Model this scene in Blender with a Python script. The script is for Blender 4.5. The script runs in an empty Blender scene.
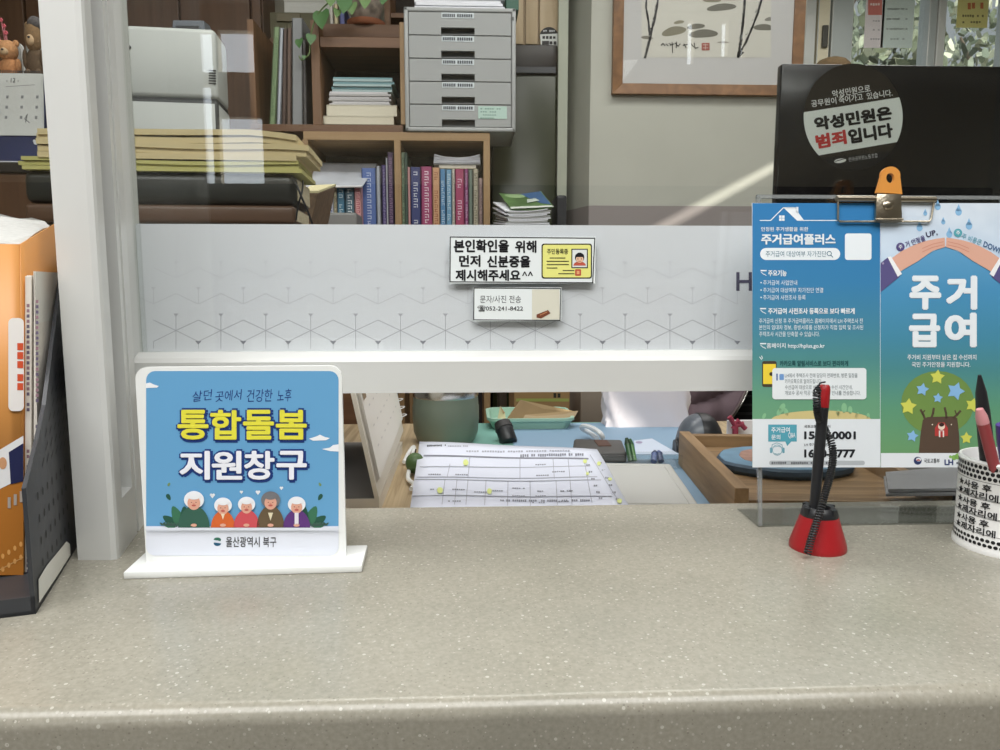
import bpy, bmesh, math, random
from mathutils import Vector, Matrix, Euler
random.seed(7)
PI = math.pi
SC = bpy.context.scene
COL = SC.collection

# ------------------------------------------------------------------ camera
F_PX = 750.0
CAM = Vector((0, 0, 0.25))
ROT = Euler((PI/2 - math.radians(7.0), 0, math.radians(-2.5)), 'XYZ').to_matrix()
cd = bpy.data.cameras.new('camera'); cd.sensor_width = 36.0; cd.lens = 36.0*F_PX/1000.0
cd.clip_start = 0.01; cd.clip_end = 200
cam = bpy.data.objects.new('camera', cd); COL.objects.link(cam)
cam.location = CAM; cam.rotation_euler = Euler((PI/2 - math.radians(7.0), 0, math.radians(-2.5)), 'XYZ')
SC.camera = cam
# ------------------------------------------------------------------ world, sun, lights, exposure
w = bpy.data.worlds.new('sky'); SC.world = w; w.use_nodes = True
bg = w.node_tree.nodes['Background']; bg.inputs[0].default_value = (0.86, 0.93, 1.0, 1); bg.inputs[1].default_value = 1.0
_nt = w.node_tree; _tc = _nt.nodes.new('ShaderNodeTexCoord'); _sx = _nt.nodes.new('ShaderNodeSeparateXYZ'); _mr = _nt.nodes.new('ShaderNodeMapRange')
_mr.inputs['From Min'].default_value = 0.5; _mr.inputs['From Max'].default_value = -0.5; _mr.inputs['To Min'].default_value = 0.4; _mr.inputs['To Max'].default_value = 5.0   # brighter sky on the street side
_nt.links.new(_tc.outputs['Generated'], _sx.inputs[0]); _nt.links.new(_sx.outputs['Y'], _mr.inputs['Value']); _nt.links.new(_mr.outputs[0], bg.inputs[1])
SUN_DIR = Vector((-1.0, 0.8, -0.5)).normalized()
sl = bpy.data.lights.new('sun', 'SUN'); sl.energy = 5.0; sl.angle = math.radians(0.5); sl.color = (1.0, 0.95, 0.86)
so = bpy.data.objects.new('sun', sl); COL.objects.link(so); so.location = (6, -4, 5)
so.rotation_euler = SUN_DIR.to_track_quat('-Z', 'Y').to_euler()
def area(name, loc, size, energy, rot=(0, 0, 0), color=(1, 1, 1)):
    l = bpy.data.lights.new(name, 'AREA'); l.shape = 'RECTANGLE'; l.size, l.size_y = size; l.energy = energy; l.color = color
    o = bpy.data.objects.new(name, l); COL.objects.link(o); o.location = loc; o.rotation_euler = rot
    return o
area('lobby_ceiling_lamp', (-0.2, -0.32, 1.66), (2.6, 1.1), 66, color=(1, 0.995, 0.985))
area('office_ceiling_lamp', (-0.3, 1.5, 1.66), (1.2, 0.3), 12, color=(1, 0.985, 0.96))
area('office_far_ceiling_lamp', (0.9, 1.9, 1.66), (1.2, 0.3), 10, color=(1, 0.985, 0.96))
area('window_frame_fill', (1.7, 2.9, 1.66), (1.0, 0.3), 7, color=(1, 0.985, 0.96))  # fill light added to brighten the far window frames, no fixture there
SC.view_settings.view_transform = 'Standard'; SC.view_settings.look = 'None'
SC.view_settings.gamma = 1.0; SC.view_settings.use_curve_mapping = False
SC.view_settings.exposure = 0.2
SC.cycles.max_bounces = 10; SC.cycles.transparent_max_bounces = 16
SC.cycles.use_denoising = True

# ------------------------------------------------------------------ rays through the photograph
def ray(px, py): return (ROT @ Vector(((px-500)/F_PX, (375-py)/F_PX, -1.0)))
def PY(px, py, y): d = ray(px, py); return CAM + d*((y-CAM.y)/d.y)
def PZ(px, py, z): d = ray(px, py); return CAM + d*((z-CAM.z)/d.z)
def PP(px, py, p, n): d = ray(px, py); return CAM + d*((p-CAM).dot(n)/d.dot(n))

# ------------------------------------------------------------------ materials
def lin(c): return tuple((x/255/12.92 if x/255 <= 0.04045 else ((x/255+0.055)/1.055)**2.4) for x in c)
MATS = {}
def mat(name, c, rough=0.6, metal=0.0, spec=0.5, noise=0.0, scale=60.0, bump=0.0, emit=0.0):
    if name in MATS: return MATS[name]
    m = bpy.data.materials.new(name); m.use_nodes = True; MATS[name] = m
    nt = m.node_tree; b = nt.nodes['Principled BSDF']
    L = lin(c)
    b.inputs['Base Color'].default_value = (*L, 1); b.inputs['Roughness'].default_value = rough
    b.inputs['Metallic'].default_value = metal; b.inputs['Specular IOR Level'].default_value = spec
    if noise or bump:
        tc = nt.nodes.new('ShaderNodeTexCoord'); n = nt.nodes.new('ShaderNodeTexNoise'); n.inputs['Scale'].default_value = scale
        n.inputs['Detail'].default_value = 4
        nt.links.new(tc.outputs['Object'], n.inputs['Vector'])
        if noise:
            r = nt.nodes.new('ShaderNodeValToRGB'); r.color_ramp.elements[0].position = .3; r.color_ramp.elements[1].position = .7
            r.color_ramp.elements[0].color = (*[x*(1-noise) for x in L], 1); r.color_ramp.elements[1].color = (*[min(1, x*(1+noise)) for x in L], 1)
            nt.links.new(n.outputs['Fac'], r.inputs['Fac']); nt.links.new(r.outputs['Color'], b.inputs['Base Color'])
        if bump:
            bp = nt.nodes.new('ShaderNodeBump'); bp.inputs['Strength'].default_value = bump; bp.inputs['Distance'].default_value = 0.002
            nt.links.new(n.outputs['Fac'], bp.inputs['Height']); nt.links.new(bp.outputs['Normal'], b.inputs['Normal'])
    if emit:
        b.inputs['Emission Color'].default_value = (*L, 1); b.inputs['Emission Strength'].default_value = emit
    return m
def ink(c):                                   # flat printing ink of a colour
    return mat('ink_%d_%d_%d' % tuple(c), c, 0.45, 0, 0.3)
def wood(name, c1, c2, stretch=(3, 60, 60), rough=0.45, scale=1.0):
    if name in MATS: return MATS[name]
    m = bpy.data.materials.new(name); m.use_nodes = True; MATS[name] = m
    nt = m.node_tree; b = nt.nodes['Principled BSDF']; b.inputs['Roughness'].default_value = rough
    tc = nt.nodes.new('ShaderNodeTexCoord'); mp = nt.nodes.new('ShaderNodeMapping'); mp.inputs['Scale'].default_value = stretch
    n = nt.nodes.new('ShaderNodeTexNoise'); n.inputs['Scale'].default_value = scale; n.inputs['Detail'].default_value = 6; n.inputs['Distortion'].default_value = .6
    r = nt.nodes.new('ShaderNodeValToRGB'); r.color_ramp.elements[0].position = .32; r.color_ramp.elements[1].position = .68
    r.color_ramp.elements[0].color = (*lin(c1), 1); r.color_ramp.elements[1].color = (*lin(c2), 1)
    nt.links.new(tc.outputs['Object'], mp.inputs[0]); nt.links.new(mp.outputs[0], n.inputs['Vector'])
    nt.links.new(n.outputs['Fac'], r.inputs['Fac']); nt.links.new(r.outputs['Color'], b.inputs['Base Color'])
    return m
def ramp_mat(name, axis, lo, hi, stops, rough=0.45, cloud=0.0):   # printed colour changing along one axis
    m = bpy.data.materials.new(name); m.use_nodes = True; MATS[name] = m
    nt = m.node_tree; b = nt.nodes['Principled BSDF']; b.inputs['Roughness'].default_value = rough; b.inputs['Specular IOR Level'].default_value = .3
    tc = nt.nodes.new('ShaderNodeTexCoord'); sx = nt.nodes.new('ShaderNodeSeparateXYZ'); mr = nt.nodes.new('ShaderNodeMapRange')
    mr.inputs['From Min'].default_value = lo; mr.inputs['From Max'].default_value = hi
    r = nt.nodes.new('ShaderNodeValToRGB')
    while len(r.color_ramp.elements) < len(stops): r.color_ramp.elements.new(0.5)
    for e, (p, c) in zip(r.color_ramp.elements, stops): e.position = p; e.color = (*lin(c), 1)
    nt.links.new(tc.outputs['Object'], sx.inputs[0]); nt.links.new(sx.outputs[axis], mr.inputs['Value'])
    nt.links.new(mr.outputs[0], r.inputs['Fac']); last = r.outputs['Color']
    if cloud:
        n = nt.nodes.new('ShaderNodeTexNoise'); n.inputs['Scale'].default_value = 30; mx = nt.nodes.new('ShaderNodeMixRGB'); mx.blend_type = 'SOFT_LIGHT'; mx.inputs[0].default_value = cloud
        nt.links.new(tc.outputs['Object'], n.inputs['Vector']); nt.links.new(last, mx.inputs[1]); nt.links.new(n.outputs['Fac'], mx.inputs[2]); last = mx.outputs[0]
    nt.links.new(last, b.inputs['Base Color'])
    return m
def glass_mat(name, tint, refl=1.0, rough=0.0):
    m = bpy.data.materials.new(name); m.use_nodes = True; MATS[name] = m
    nt = m.node_tree; nt.nodes.clear()
    out = nt.nodes.new('ShaderNodeOutputMaterial'); mix = nt.nodes.new('ShaderNodeMixShader')
    tr = nt.nodes.new('ShaderNodeBsdfTransparent'); tr.inputs[0].default_value = (*tint, 1)
    gl = nt.nodes.new('ShaderNodeBsdfGlossy'); gl.inputs['Roughness'].default_value = rough
    fr = nt.nodes.new('ShaderNodeFresnel'); ge = nt.nodes.new('ShaderNodeNewGeometry'); io = nt.nodes.new('ShaderNodeMath'); io.operation = 'MULTIPLY_ADD'
    io.inputs[1].default_value = 1/1.5-1.5; io.inputs[2].default_value = 1.5; nt.links.new(ge.outputs['Backfacing'], io.inputs[0]); nt.links.new(io.outputs[0], fr.inputs['IOR'])
    mu = nt.nodes.new('ShaderNodeMath'); mu.operation = 'MULTIPLY'; mu.inputs[1].default_value = refl; mu.use_clamp = True
    nt.links.new(fr.outputs[0], mu.inputs[0]); nt.links.new(mu.outputs[0], mix.inputs[0])
    nt.links.new(tr.outputs[0], mix.inputs[1]); nt.links.new(gl.outputs[0], mix.inputs[2]); nt.links.new(mix.outputs[0], out.inputs[0])
    return m
def stone():
    m = bpy.data.materials.new('speckled_stone'); m.use_nodes = True
    nt = m.node_tree; b = nt.nodes['Principled BSDF']; N = nt.nodes.new; K = nt.links.new
    tc = N('ShaderNodeTexCoord')
    n1 = N('ShaderNodeTexNoise'); n1.inputs['Scale'].default_value = 330; n1.inputs['Detail'].default_value = 3
    n2 = N('ShaderNodeTexNoise'); n2.inputs['Scale'].default_value = 7; n2.inputs['Detail'].default_value = 3
    K(tc.outputs['Object'], n1.inputs['Vector']); K(tc.outputs['Object'], n2.inputs['Vector'])
    r1 = N('ShaderNodeValToRGB'); r1.color_ramp.elements[0].position = .33; r1.color_ramp.elements[1].position = .68
    r1.color_ramp.elements[0].color = (*lin((144, 140, 127)), 1); r1.color_ramp.elements[1].color = (*lin((157, 153, 140)), 1)
    K(n1.outputs['Fac'], r1.inputs['Fac'])
    r2 = N('ShaderNodeValToRGB'); r2.color_ramp.elements[0].color = (.86, .87, .87, 1); r2.color_ramp.elements[1].color = (1, 1, 1, 1)
    r2.color_ramp.elements[0].position = .3; r2.color_ramp.elements[1].position = .65
    K(n2.outputs['Fac'], r2.inputs['Fac'])
    mx = N('ShaderNodeMixRGB'); mx.blend_type = 'MULTIPLY'; mx.inputs[0].default_value = 1
    K(r1.outputs[0], mx.inputs[1]); K(r2.outputs[0], mx.inputs[2]); last = mx.outputs[0]
    for sc, thr, c in ((300, 0.26, (178, 174, 162)), (170, 0.19, (206, 203, 192)), (330, 0.22, (112, 105, 94))):
        v = N('ShaderNodeTexVoronoi'); v.inputs['Scale'].default_value = sc; K(tc.outputs['Object'], v.inputs['Vector'])
        lt = N('ShaderNodeMath'); lt.operation = 'LESS_THAN'; K(v.outputs['Distance'], lt.inputs[0])
        # only some of the cells carry a chip, of its own size
        sp = N('ShaderNodeSeparateColor'); K(v.outputs['Color'], sp.inputs[0])
        pw = N('ShaderNodeMath'); pw.operation = 'MULTIPLY'; pw.inputs[1].default_value = thr*1.9
        sub = N('ShaderNodeMath'); sub.operation = 'SUBTRACT'; sub.inputs[1].default_value = .38; K(sp.outputs[0], sub.inputs[0]); K(sub.outputs[0], pw.inputs[0])
        K(pw.outputs[0], lt.inputs[1])
        m2 = N('ShaderNodeMixRGB'); m2.inputs[2].default_value = (*lin(c), 1)
        ml = N('ShaderNodeMath'); ml.operation = 'MULTIPLY'; ml.inputs[1].default_value = .5; K(lt.outputs[0], ml.inputs[0])
        K(ml.outputs[0], m2.inputs[0]); K(last, m2.inputs[1]); last = m2.outputs[0]
    K(last, b.inputs['Base Color']); b.inputs['Roughness'].default_value = 0.26; b.inputs['Specular IOR Level'].default_value = .45
    return m
WHITE = mat('white_painted_metal', (204, 205, 202), 0.35, noise=.02, scale=8)
ACR_W = mat('white_acrylic', (236, 238, 236), 0.2)
PAPER = mat('white_paper', (232, 233, 240), 0.75, spec=.2)
BLACKP = mat('black_plastic', (30, 31, 34), 0.4)
GLASS_DULL = glass_mat('picture_glass', (.97, .97, .97), .25)
GLASS = glass_mat('window_glass', (.955, .965, .955), 1.0)
ACRYL = glass_mat('clear_acrylic', (.94, .955, .955), 1.0)
def edge_mat():
    m = glass_mat('acrylic_edge', (.8, .82, .82), 1.0); nt = m.node_tree; out = nt.nodes['Material Output']; old = out.inputs[0].links[0].from_socket
    d = nt.nodes.new('ShaderNodeBsdfDiffuse'); d.inputs[0].default_value = (.5, .52, .52, 1); x = nt.nodes.new('ShaderNodeMixShader'); x.inputs[0].default_value = .3
    nt.links.new(old, x.inputs[1]); nt.links.new(d.outputs[0], x.inputs[2]); nt.links.new(x.outputs[0], out.inputs[0]); return m
ACR_E = edge_mat()
STEEL = mat('brushed_steel', (200, 198, 192), 0.25, 1.0)

# ------------------------------------------------------------------ mesh builder
class MB:
    def __init__(s): s.bm = bmesh.new(); s.mats = []
    def mi(s, m):
        if m not in s.mats: s.mats.append(m)
        return s.mats.index(m)
    def face(s, pts, m):
        f = s.bm.faces.new([s.bm.verts.new(p) for p in pts]); f.material_index = s.mi(m); return f
    def loft(s, loops, m, cap=True, closed=True):
        V = [[s.bm.verts.new(p) for p in lp] for lp in loops]; k = s.mi(m); n = len(V[0]); E = []
        for a, b in zip(V, V[1:]):
            for i in range(n if closed else n-1):
                j = (i+1) % n
                f = s.bm.faces.new((a[i], a[j], b[j], b[i])); f.material_index = k
        if cap:
            for lp in (list(reversed(V[0])), V[-1]):
                if len(lp) > 2:
                    f = s.bm.faces.new(lp); f.material_index = k
        return V
    def box(s, x0, y0, z0, x1, y1, z1, m, bev=0.0, seg=2, M=None):
        c = [(x0, y0, z0), (x1, y0, z0), (x1, y1, z0), (x0, y1, z0), (x0, y0, z1), (x1, y0, z1), (x1, y1, z1), (x0, y1, z1)]
        c = [Vector(p) for p in c]
        if M is not None: c = [M @ p for p in c]
        return s.hexa(c, m, bev, seg)
    def hexa(s, c, m, bev=0.0, seg=2):
        v = [s.bm.verts.new(p) for p in c]; k = s.mi(m); fs = []
        for q in ((3, 2, 1, 0), (4, 5, 6, 7), (0, 1, 5, 4), (1, 2, 6, 5), (2, 3, 7, 6), (3, 0, 4, 7)):
            f = s.bm.faces.new([v[i] for i in q]); f.material_index = k; fs.append(f)
        if bev:
            es = list({e for f in fs for e in f.edges})
            bmesh.ops.bevel(s.bm, geom=es, offset=bev, segments=seg, affect='EDGES', profile=.5, clamp_overlap=True)
    def prism(s, pts, d, m):                     # closed outline swept along vector d
        s.loft([[Vector(p) for p in pts], [Vector(p)+Vector(d) for p in pts]], m)
    def lathe(s, prof, c, m, seg=32, M=None, cap=True):
        c = Vector(c); M = M or Matrix.Identity(3)
        s.loft([[c + M @ Vector((r*math.cos(2*PI*i/seg), r*math.sin(2*PI*i/seg), z)) for i in range(seg)] for r, z in prof], m, cap=cap)
    def tube(s, path, r, m, seg=8, cap=True):
        P = [Vector(p) for p in path]; R = r if isinstance(r, (list, tuple)) else [r]*len(P); loops = []
        t0 = (P[1]-P[0]).normalized(); u = t0.orthogonal().normalized()
        for i, p in enumerate(P):
            t = (P[min(i+1, len(P)-1)]-P[max(i-1, 0)]).normalized()
            u = (u - t*u.dot(t)); u = u.normalized() if u.length > 1e-6 else t.orthogonal().normalized(); v = t.cross(u)
            loops.append([p + R[i]*(math.cos(2*PI*k/seg)*u + math.sin(2*PI*k/seg)*v) for k in range(seg)])
        s.loft(loops, m, cap=cap)
    def blob(s, c, rad, m, sub=3, noise=0.0, M=None):
        g = bmesh.ops.create_icosphere(s.bm, subdivisions=sub, radius=1.0); k = s.mi(m)
        for v in g['verts']:
            q = 1 + noise*(random.random()-.5)*2
            p = Vector((v.co.x*rad[0]*q, v.co.y*rad[1]*q, v.co.z*rad[2]*q))
            v.co = Vector(c) + (M @ p if M is not None else p)
        for f in {f for v in g['verts'] for f in v.link_faces}: f.material_index = k
    def sheet(s, grid, m):                       # grid[i][j] of points
        V = [[s.bm.verts.new(p) for p in r] for r in grid]; k = s.mi(m)
        for a, b in zip(V, V[1:]):
            for i in range(len(a)-1):
                f = s.bm.faces.new((a[i], a[i+1], b[i+1], b[i])); f.material_index = k
    def build(s, name, parent=None, smooth=False, recalc=True, solid=0.0):
        if recalc: bmesh.ops.recalc_face_normals(s.bm, faces=s.bm.faces)
        me = bpy.data.meshes.new(name)
        if parent is not None: s.bm.transform(LOC[parent.name].inverted())
        s.bm.to_mesh(me); s.bm.free()
        for m in s.mats: me.materials.append(m)
        if smooth:
            me.polygons.foreach_set('use_smooth', [True]*len(me.polygons)); me.set_sharp_from_angle(angle=math.radians(38))
        o = bpy.data.objects.new(name, me); COL.objects.link(o)
        if parent is not None: o.parent = parent; LOC[o.name] = LOC[parent.name]
        else: LOC[o.name] = Matrix.Identity(4)
        if solid:
            md = o.modifiers.new('thickness', 'SOLIDIFY'); md.thickness = solid; md.offset = 0
        return o
LOC = {}
def tag(o, label=None, cat=None, group=None, kind=None):
    if label: o['label'] = label
    if cat: o['category'] = cat
    if group: o['group'] = group
    if kind: o['kind'] = kind
    return o
def thing(name, label, cat, loc=(0, 0, 0), group=None):
    o = bpy.data.objects.new(name, None); COL.objects.link(o); o.location = loc; o.empty_display_size = .02
    LOC[o.name] = Matrix.Translation(Vector(loc)); return tag(o, label, cat, group)
def struct(o, label=None): o['kind'] = 'structure'; return tag(o, label)

# ------------------------------------------------------------------ printing on a plane
TXT = {}
def glyphs(body, bold):
    key = (body, bold)
    if key not in TXT:
        cu = bpy.data.curves.new('glyphs', 'FONT'); cu.body = body; cu.offset = bold; cu.resolution_u = 3
        o = bpy.data.objects.new('glyphs', cu); COL.objects.link(o); bpy.context.view_layer.update()
        me = bpy.data.meshes.new_from_object(o.evaluated_get(bpy.context.evaluated_depsgraph_get()))
        vs = [tuple(v.co) for v in me.vertices]; fs = [tuple(p.vertices) for p in me.polygons]
        bpy.data.objects.remove(o); bpy.data.curves.remove(cu); bpy.data.meshes.remove(me)
        xs = [v[0] for v in vs]; ys = [v[1] for v in vs]
        TXT[key] = (vs, fs, (min(xs), max(xs), min(ys), max(ys)))
    return TXT[key]
class Print:
    """Ink on a surface: pos(u, v) gives the point, n(u, v) the outward normal; layers lie a hair apart."""
    def __init__(s, pos, nrm, eps=0.00016, mb=None):
        s.pos = pos; s.n = nrm if callable(nrm) else (lambda u, v, q=Vector(nrm).normalized(): q); s.eps = eps; s.mb = mb or MB()
    def p(s, u, v, L): return Vector(s.pos(u, v)) + s.n(u, v)*s.eps*L
    def poly(s, pts, c, L=1):
        m = c if isinstance(c, bpy.types.Material) else ink(c)
        s.mb.face([s.p(u, v, L) for u, v in pts], m)
    def rect(s, x0, y0, x1, y1, c, L=1): s.poly([(x0, y1), (x1, y1), (x1, y0), (x0, y0)], c, L)
    def rrect(s, x0, y0, x1, y1, r, c, L=1, corners=(1, 1, 1, 1)):
        P = []
        for (cx, cy, a), on in zip(((x1-r, y0+r, -90), (x1-r, y1-r, 0), (x0+r, y1-r, 90), (x0+r, y0+r, 180)), corners):
            for k in range(6):
                t = math.radians(a+18*k)
                if on: P.append((cx+r*math.cos(t), cy+r*math.sin(t)))
                else:
                    P.append((cx+r*(1 if math.cos(math.radians(a+45)) > 0 else -1), cy+r*(1 if math.sin(math.radians(a+45)) > 0 else -1))); break
        s.poly(P, c, L)
    def ell(s, cx, cy, rx, ry, c, L=1, a0=0, a1=360, n=28, rot=0):
        P = []; cr, sr = math.cos(rot), math.sin(rot)
        for i in range(n + (a1-a0 < 360)):
            t = math.radians(a0+(a1-a0)*i/n); x, y = rx*math.cos(t), ry*math.sin(t); P.append((cx+x*cr-y*sr, cy+x*sr+y*cr))
        s.poly(P, c, L)
    def line(s, pts, wd, c, L=1, closed=False):
        m = c if isinstance(c, bpy.types.Material) else ink(c)
        pts = list(pts) + ([pts[0]] if closed else [])
        for (a, b), (x, y) in zip(pts, pts[1:]):
            d = math.hypot(x-a, y-b) or 1; nx, ny = -(y-b)/d*wd/2, (x-a)/d*wd/2; ex, ey = (x-a)/d*wd*.35, (y-b)/d*wd*.35
            s.mb.face([s.p(a-ex+nx, b-ey+ny, L), s.p(a-ex-nx, b-ey-ny, L), s.p(x+ex-nx, y+ey-ny, L), s.p(x+ex+nx, y+ey+ny, L)], m)
    def star(s, cx, cy, r, c, L=1, inner=.5, rot=0):
        P = []
        for k in range(10):
            t = -PI/2 + rot + k*PI/5; q = r if k % 2 == 0 else r*inner; P.append((cx+q*math.cos(t), cy+q*math.sin(t)))
        s.poly(P, c, L)
    def text(s, body, tl, tr, bl, c, L=2, bold=0.012):
        """text fitted to the parallelogram top-left, top-right, bottom-left; bold thickens the strokes"""
        vs, fs, (x0, x1, y0, y1) = glyphs(body, 0.0); m = c if isinstance(c, bpy.types.Material) else ink(c); k = s.mb.mi(m)
        r = bold if bold > .006 else 0; nq = 8 if r > .024 else 4; sh = [(0, 0)] if r == 0 else [(r*math.cos((q+.5)*2*PI/nq), r*math.sin((q+.5)*2*PI/nq)) for q in range(nq)] + ([(.5*r*math.cos(q*PI/2), .5*r*math.sin(q*PI/2)) for q in range(4)] if r > .03 else [])
        x0, x1, y0, y1 = x0-r, x1+r, y0-r, y1+r
        U = (tr[0]-tl[0], tr[1]-tl[1]); V = (bl[0]-tl[0], bl[1]-tl[1])
        for q_, (dx, dy) in enumerate(sh):
            P = []
            for x, y, z in vs:
                a = (x+dx-x0)/(x1-x0); b = (y1-y-dy)/(y1-y0)
                P.append(s.mb.bm.verts.new(s.p(tl[0]+U[0]*a+V[0]*b, tl[1]+U[1]*a+V[1]*b, L+.16*q_)))
            for f in fs:
                try: q = s.mb.bm.faces.new([P[i] for i in f]); q.material_index = k
                except ValueError: pass
    def tbox(s, body, x0, y0, x1, y1, c, L=2, bold=0.012): s.text(body, (x0, y0), (x1, y0), (x0, y1), c, L, bold)
    def marks(s, x0, y0, x1, y1, n, c, L=2):     # a line of print too small to read
        wd = (x1-x0)/n
        for i in range(n):
            if random.random() < .16: continue
            s.rect(x0+wd*(i+.12), y0+(y1-y0)*.15*random.random(), x0+wd*(i+.85), y1-(y1-y0)*.25*random.random(), c, L)
    def build(s, name, parent): return s.mb.build(name, parent, recalc=False)
def on_y(y): return (lambda u, v: PY(u, v, y)), Vector((0, -1, 0))
def pbox(mb, px0, py0, px1, py1, y0, y1, m, bev=0.0, seg=2):
    """box whose front face (at depth y0) covers the pixel rectangle"""
    a, b = PY(px0, (py0+py1)/2, y0), PY(px1, (py0+py1)/2, y0); c = PY((px0+px1)/2, py0, y0); d = PY((px0+px1)/2, py1, y0)
    mb.box(a.x, y0, d.z, b.x, y1, c.z, m, bev, seg); return a.x, b.x, d.z, c.z
def base(px, py, y): return PY(px, py, y)

# ================================================================== THE ROOM
ZF, ZC = -0.95, 1.70
YB, YW, YL = 2.6, 3.7, -2.6          # picture wall, far window wall, lobby wall
XR, XL = 2.95, -3.2
WALLM = mat('office_wall_paint', (186, 186, 176), 0.8, noise=.03, scale=5)
LOBM = mat('lobby_wall_paint', (206, 196, 174), 0.8)
mb = MB(); mb.box(XL, YL, ZF-.05, XR+3, 8.5, ZF, mat('floor_tile', (120, 112, 102), 0.4, noise=.1, scale=3)); struct(mb.build('floor'))
mb = MB(); mb.box(XL, YL, ZC, XR, YW+.2, ZC+.05, mat('ceiling_panel', (205, 205, 200), 0.8)); struct(mb.build('ceiling'))
mb = MB(); mb.box(XL-.1, YL, ZF, XL, YW, ZC, LOBM); struct(mb.build('wall_left'))

def wall_sheet(axis, pos, outer, holes, m, name, thick):
    """flat wall with openings, given as 2D outlines, built with thickness"""
    bm = bmesh.new(); edges = []
    def P(u, v): return Vector((pos, u, v)) if axis == 'x' else Vector((u, pos, v))
    for lp in [outer] + holes:
        vs = [bm.verts.new(P(*q)) for q in lp]
        edges += [bm.edges.new((vs[i], vs[(i+1) % len(vs)])) for i in range(len(vs))]
    bmesh.ops.triangle_fill(bm, edges=edges, use_beauty=True, use_dissolve=False)
    me = bpy.data.meshes.new(name); bm.to_mesh(me); bm.free(); me.materials.append(m)
    o = bpy.data.objects.new(name, me); COL.objects.link(o); LOC[o.name] = Matrix.Identity(4)
    md = o.modifiers.new('thickness', 'SOLIDIFY'); md.thickness = thick; md.offset = 0
    return struct(o)
# side wall: unseen openings added for the sun, traced back from where it lands
def back_to_wall(p): t = (XR-p.x)/(-SUN_DIR.x); q = p - SUN_DIR*t; return (q.y, q.z)
s1 = [back_to_wall(PY(*q, YB)) for q in ((795, 151), (795, 160), (640, 245), (622, 243))]
BAGY = 1.615
s2 = [back_to_wall(PY(*q, BAGY)) for q in ((601, 380), (612, 391), (646, 430), (601, 430))]
wall_sheet('x', XR, [(YL, ZF), (YW, ZF), (YW, ZC), (YL, ZC)], [s1, s2], WALLM, 'wall_right', .004)

# lobby rear wall with bright window openings (seen as reflections in the glass)
GY = 0.82
def mirror(px, py, y=YL): p = PY(px, py, 2*GY-y); return (p.x, p.z)
def mrect(x0, y0, x1, y1):
    a, b = mirror(x0, y0), mirror(x1, y1); return [(a[0], a[1]), (b[0], a[1]), (b[0], b[1]), (a[0], b[1])]
wins = [mrect(176, 32, 215, 74), mrect(219, 32, 256, 74), mrect(152, 86, 176, 186), mrect(182, 86, 217, 186), mrect(220, 118, 266, 186),
        mrect(687, 12, 692, 66), mrect(721, 6, 726, 58), mrect(740, 30, 743, 60)]
wins = [[(u, min(v, ZC-.04)) for u, v in w_] for w_ in wins]
wall_sheet('y', YL, [(XL, ZF), (XR, ZF), (XR, ZC), (XL, ZC)], wins, LOBM, 'wall_lobby', .06)

mb = MB(); mb.box(XL, YL+.03, ZF, XR, YL+.06, .78, mat('lobby_wainscot', (62, 52, 46), .5)); struct(mb.build('trim_1'))
# picture wall: a pillar-like block whose left side shows
WX0 = PY(590, 120, YB).x; WX1 = PY(804, 60, YB).x
mb = MB(); zw = PY(690, 206, YB).z
px_ = PY(566, 150, YB+.2).x
foot = [(WX0, YB), (WX1, YB), (WX1, YB+1.05), (px_, YB+1.05), (px_, YB+.2)]
mb.prism([Vector((x, y, zw)) for x, y in foot], (0, 0, ZC-zw), WALLM); mb.prism([Vector((x, y, ZF)) for x, y in foot], (0, 0, zw-ZF), mat('wainscot_paint', (150, 142, 140), .7))
struct(mb.build('wall_back'))
mb = MB(); mb.box(PY(557.5, 150, 2.655).x, 2.655, ZF, PY(567, 150, 2.655).x, 2.95, ZC, mat('pale_green_trim', (176, 180, 164), .6)); struct(mb.build('trim_2'))
# wall behind the bookcases
YS = 2.35
mb = MB(); mb.box(XL, 2.95, ZF, WX0, 3.05, ZC, mat('office_rear_wall', (150, 146, 132), .8)); struct(mb.build('wall_office'))
# far window wall
z_s = PY(900, 90, YW).z
mb = MB(); mb.box(WX1, YW, ZF, XR, YW+.1, z_s, WALLM); struct(mb.build('wall_sill'))
FR = mat('window_frame_grey', (176, 182, 182), .4)
win = struct(bpy.data.objects.new('window_1', None)); COL.objects.link(win); LOC['window_1'] = Matrix.Identity(4)
mb = MB()
for a, b, m in ((803, 813, WHITE), (815, 827, mat('cream_frame', (226, 216, 190), .5)), (829, 850, FR), (925, 933, FR), (934, 942, WHITE), (1004, 1012, FR), (1060, 1068, WHITE)):
    x0, x1 = PY(a, 30, YW).x, PY(b, 30, YW).x; mb.box(x0, YW-.03, z_s, x1, YW+.06, ZC, m, .004)
mb.box(PY(803, 30, YW).x, YW-.03, z_s-.03, XR, YW+.08, z_s, WHITE)
mb.box(PY(803, 30, YW).x, YW-.02, ZC-.02, XR, YW+.08, ZC, WHITE)
mb.build('window_frame', win)
mb = MB(); a = PY(819, 28, YW); b = PY(823.5, 50, YW); mb.box(a.x, YW-.045, b.z, b.x, YW-.03, a.z, mat('dark_latch', (60, 58, 52), .5), .003); mb.build('latch', win)
mb = MB(); mb.box(PY(850, 30, YW).x, YW+.01, z_s, XR, YW+.015, ZC-.02, GLASS); mb.build('glass_pane', win)

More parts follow.
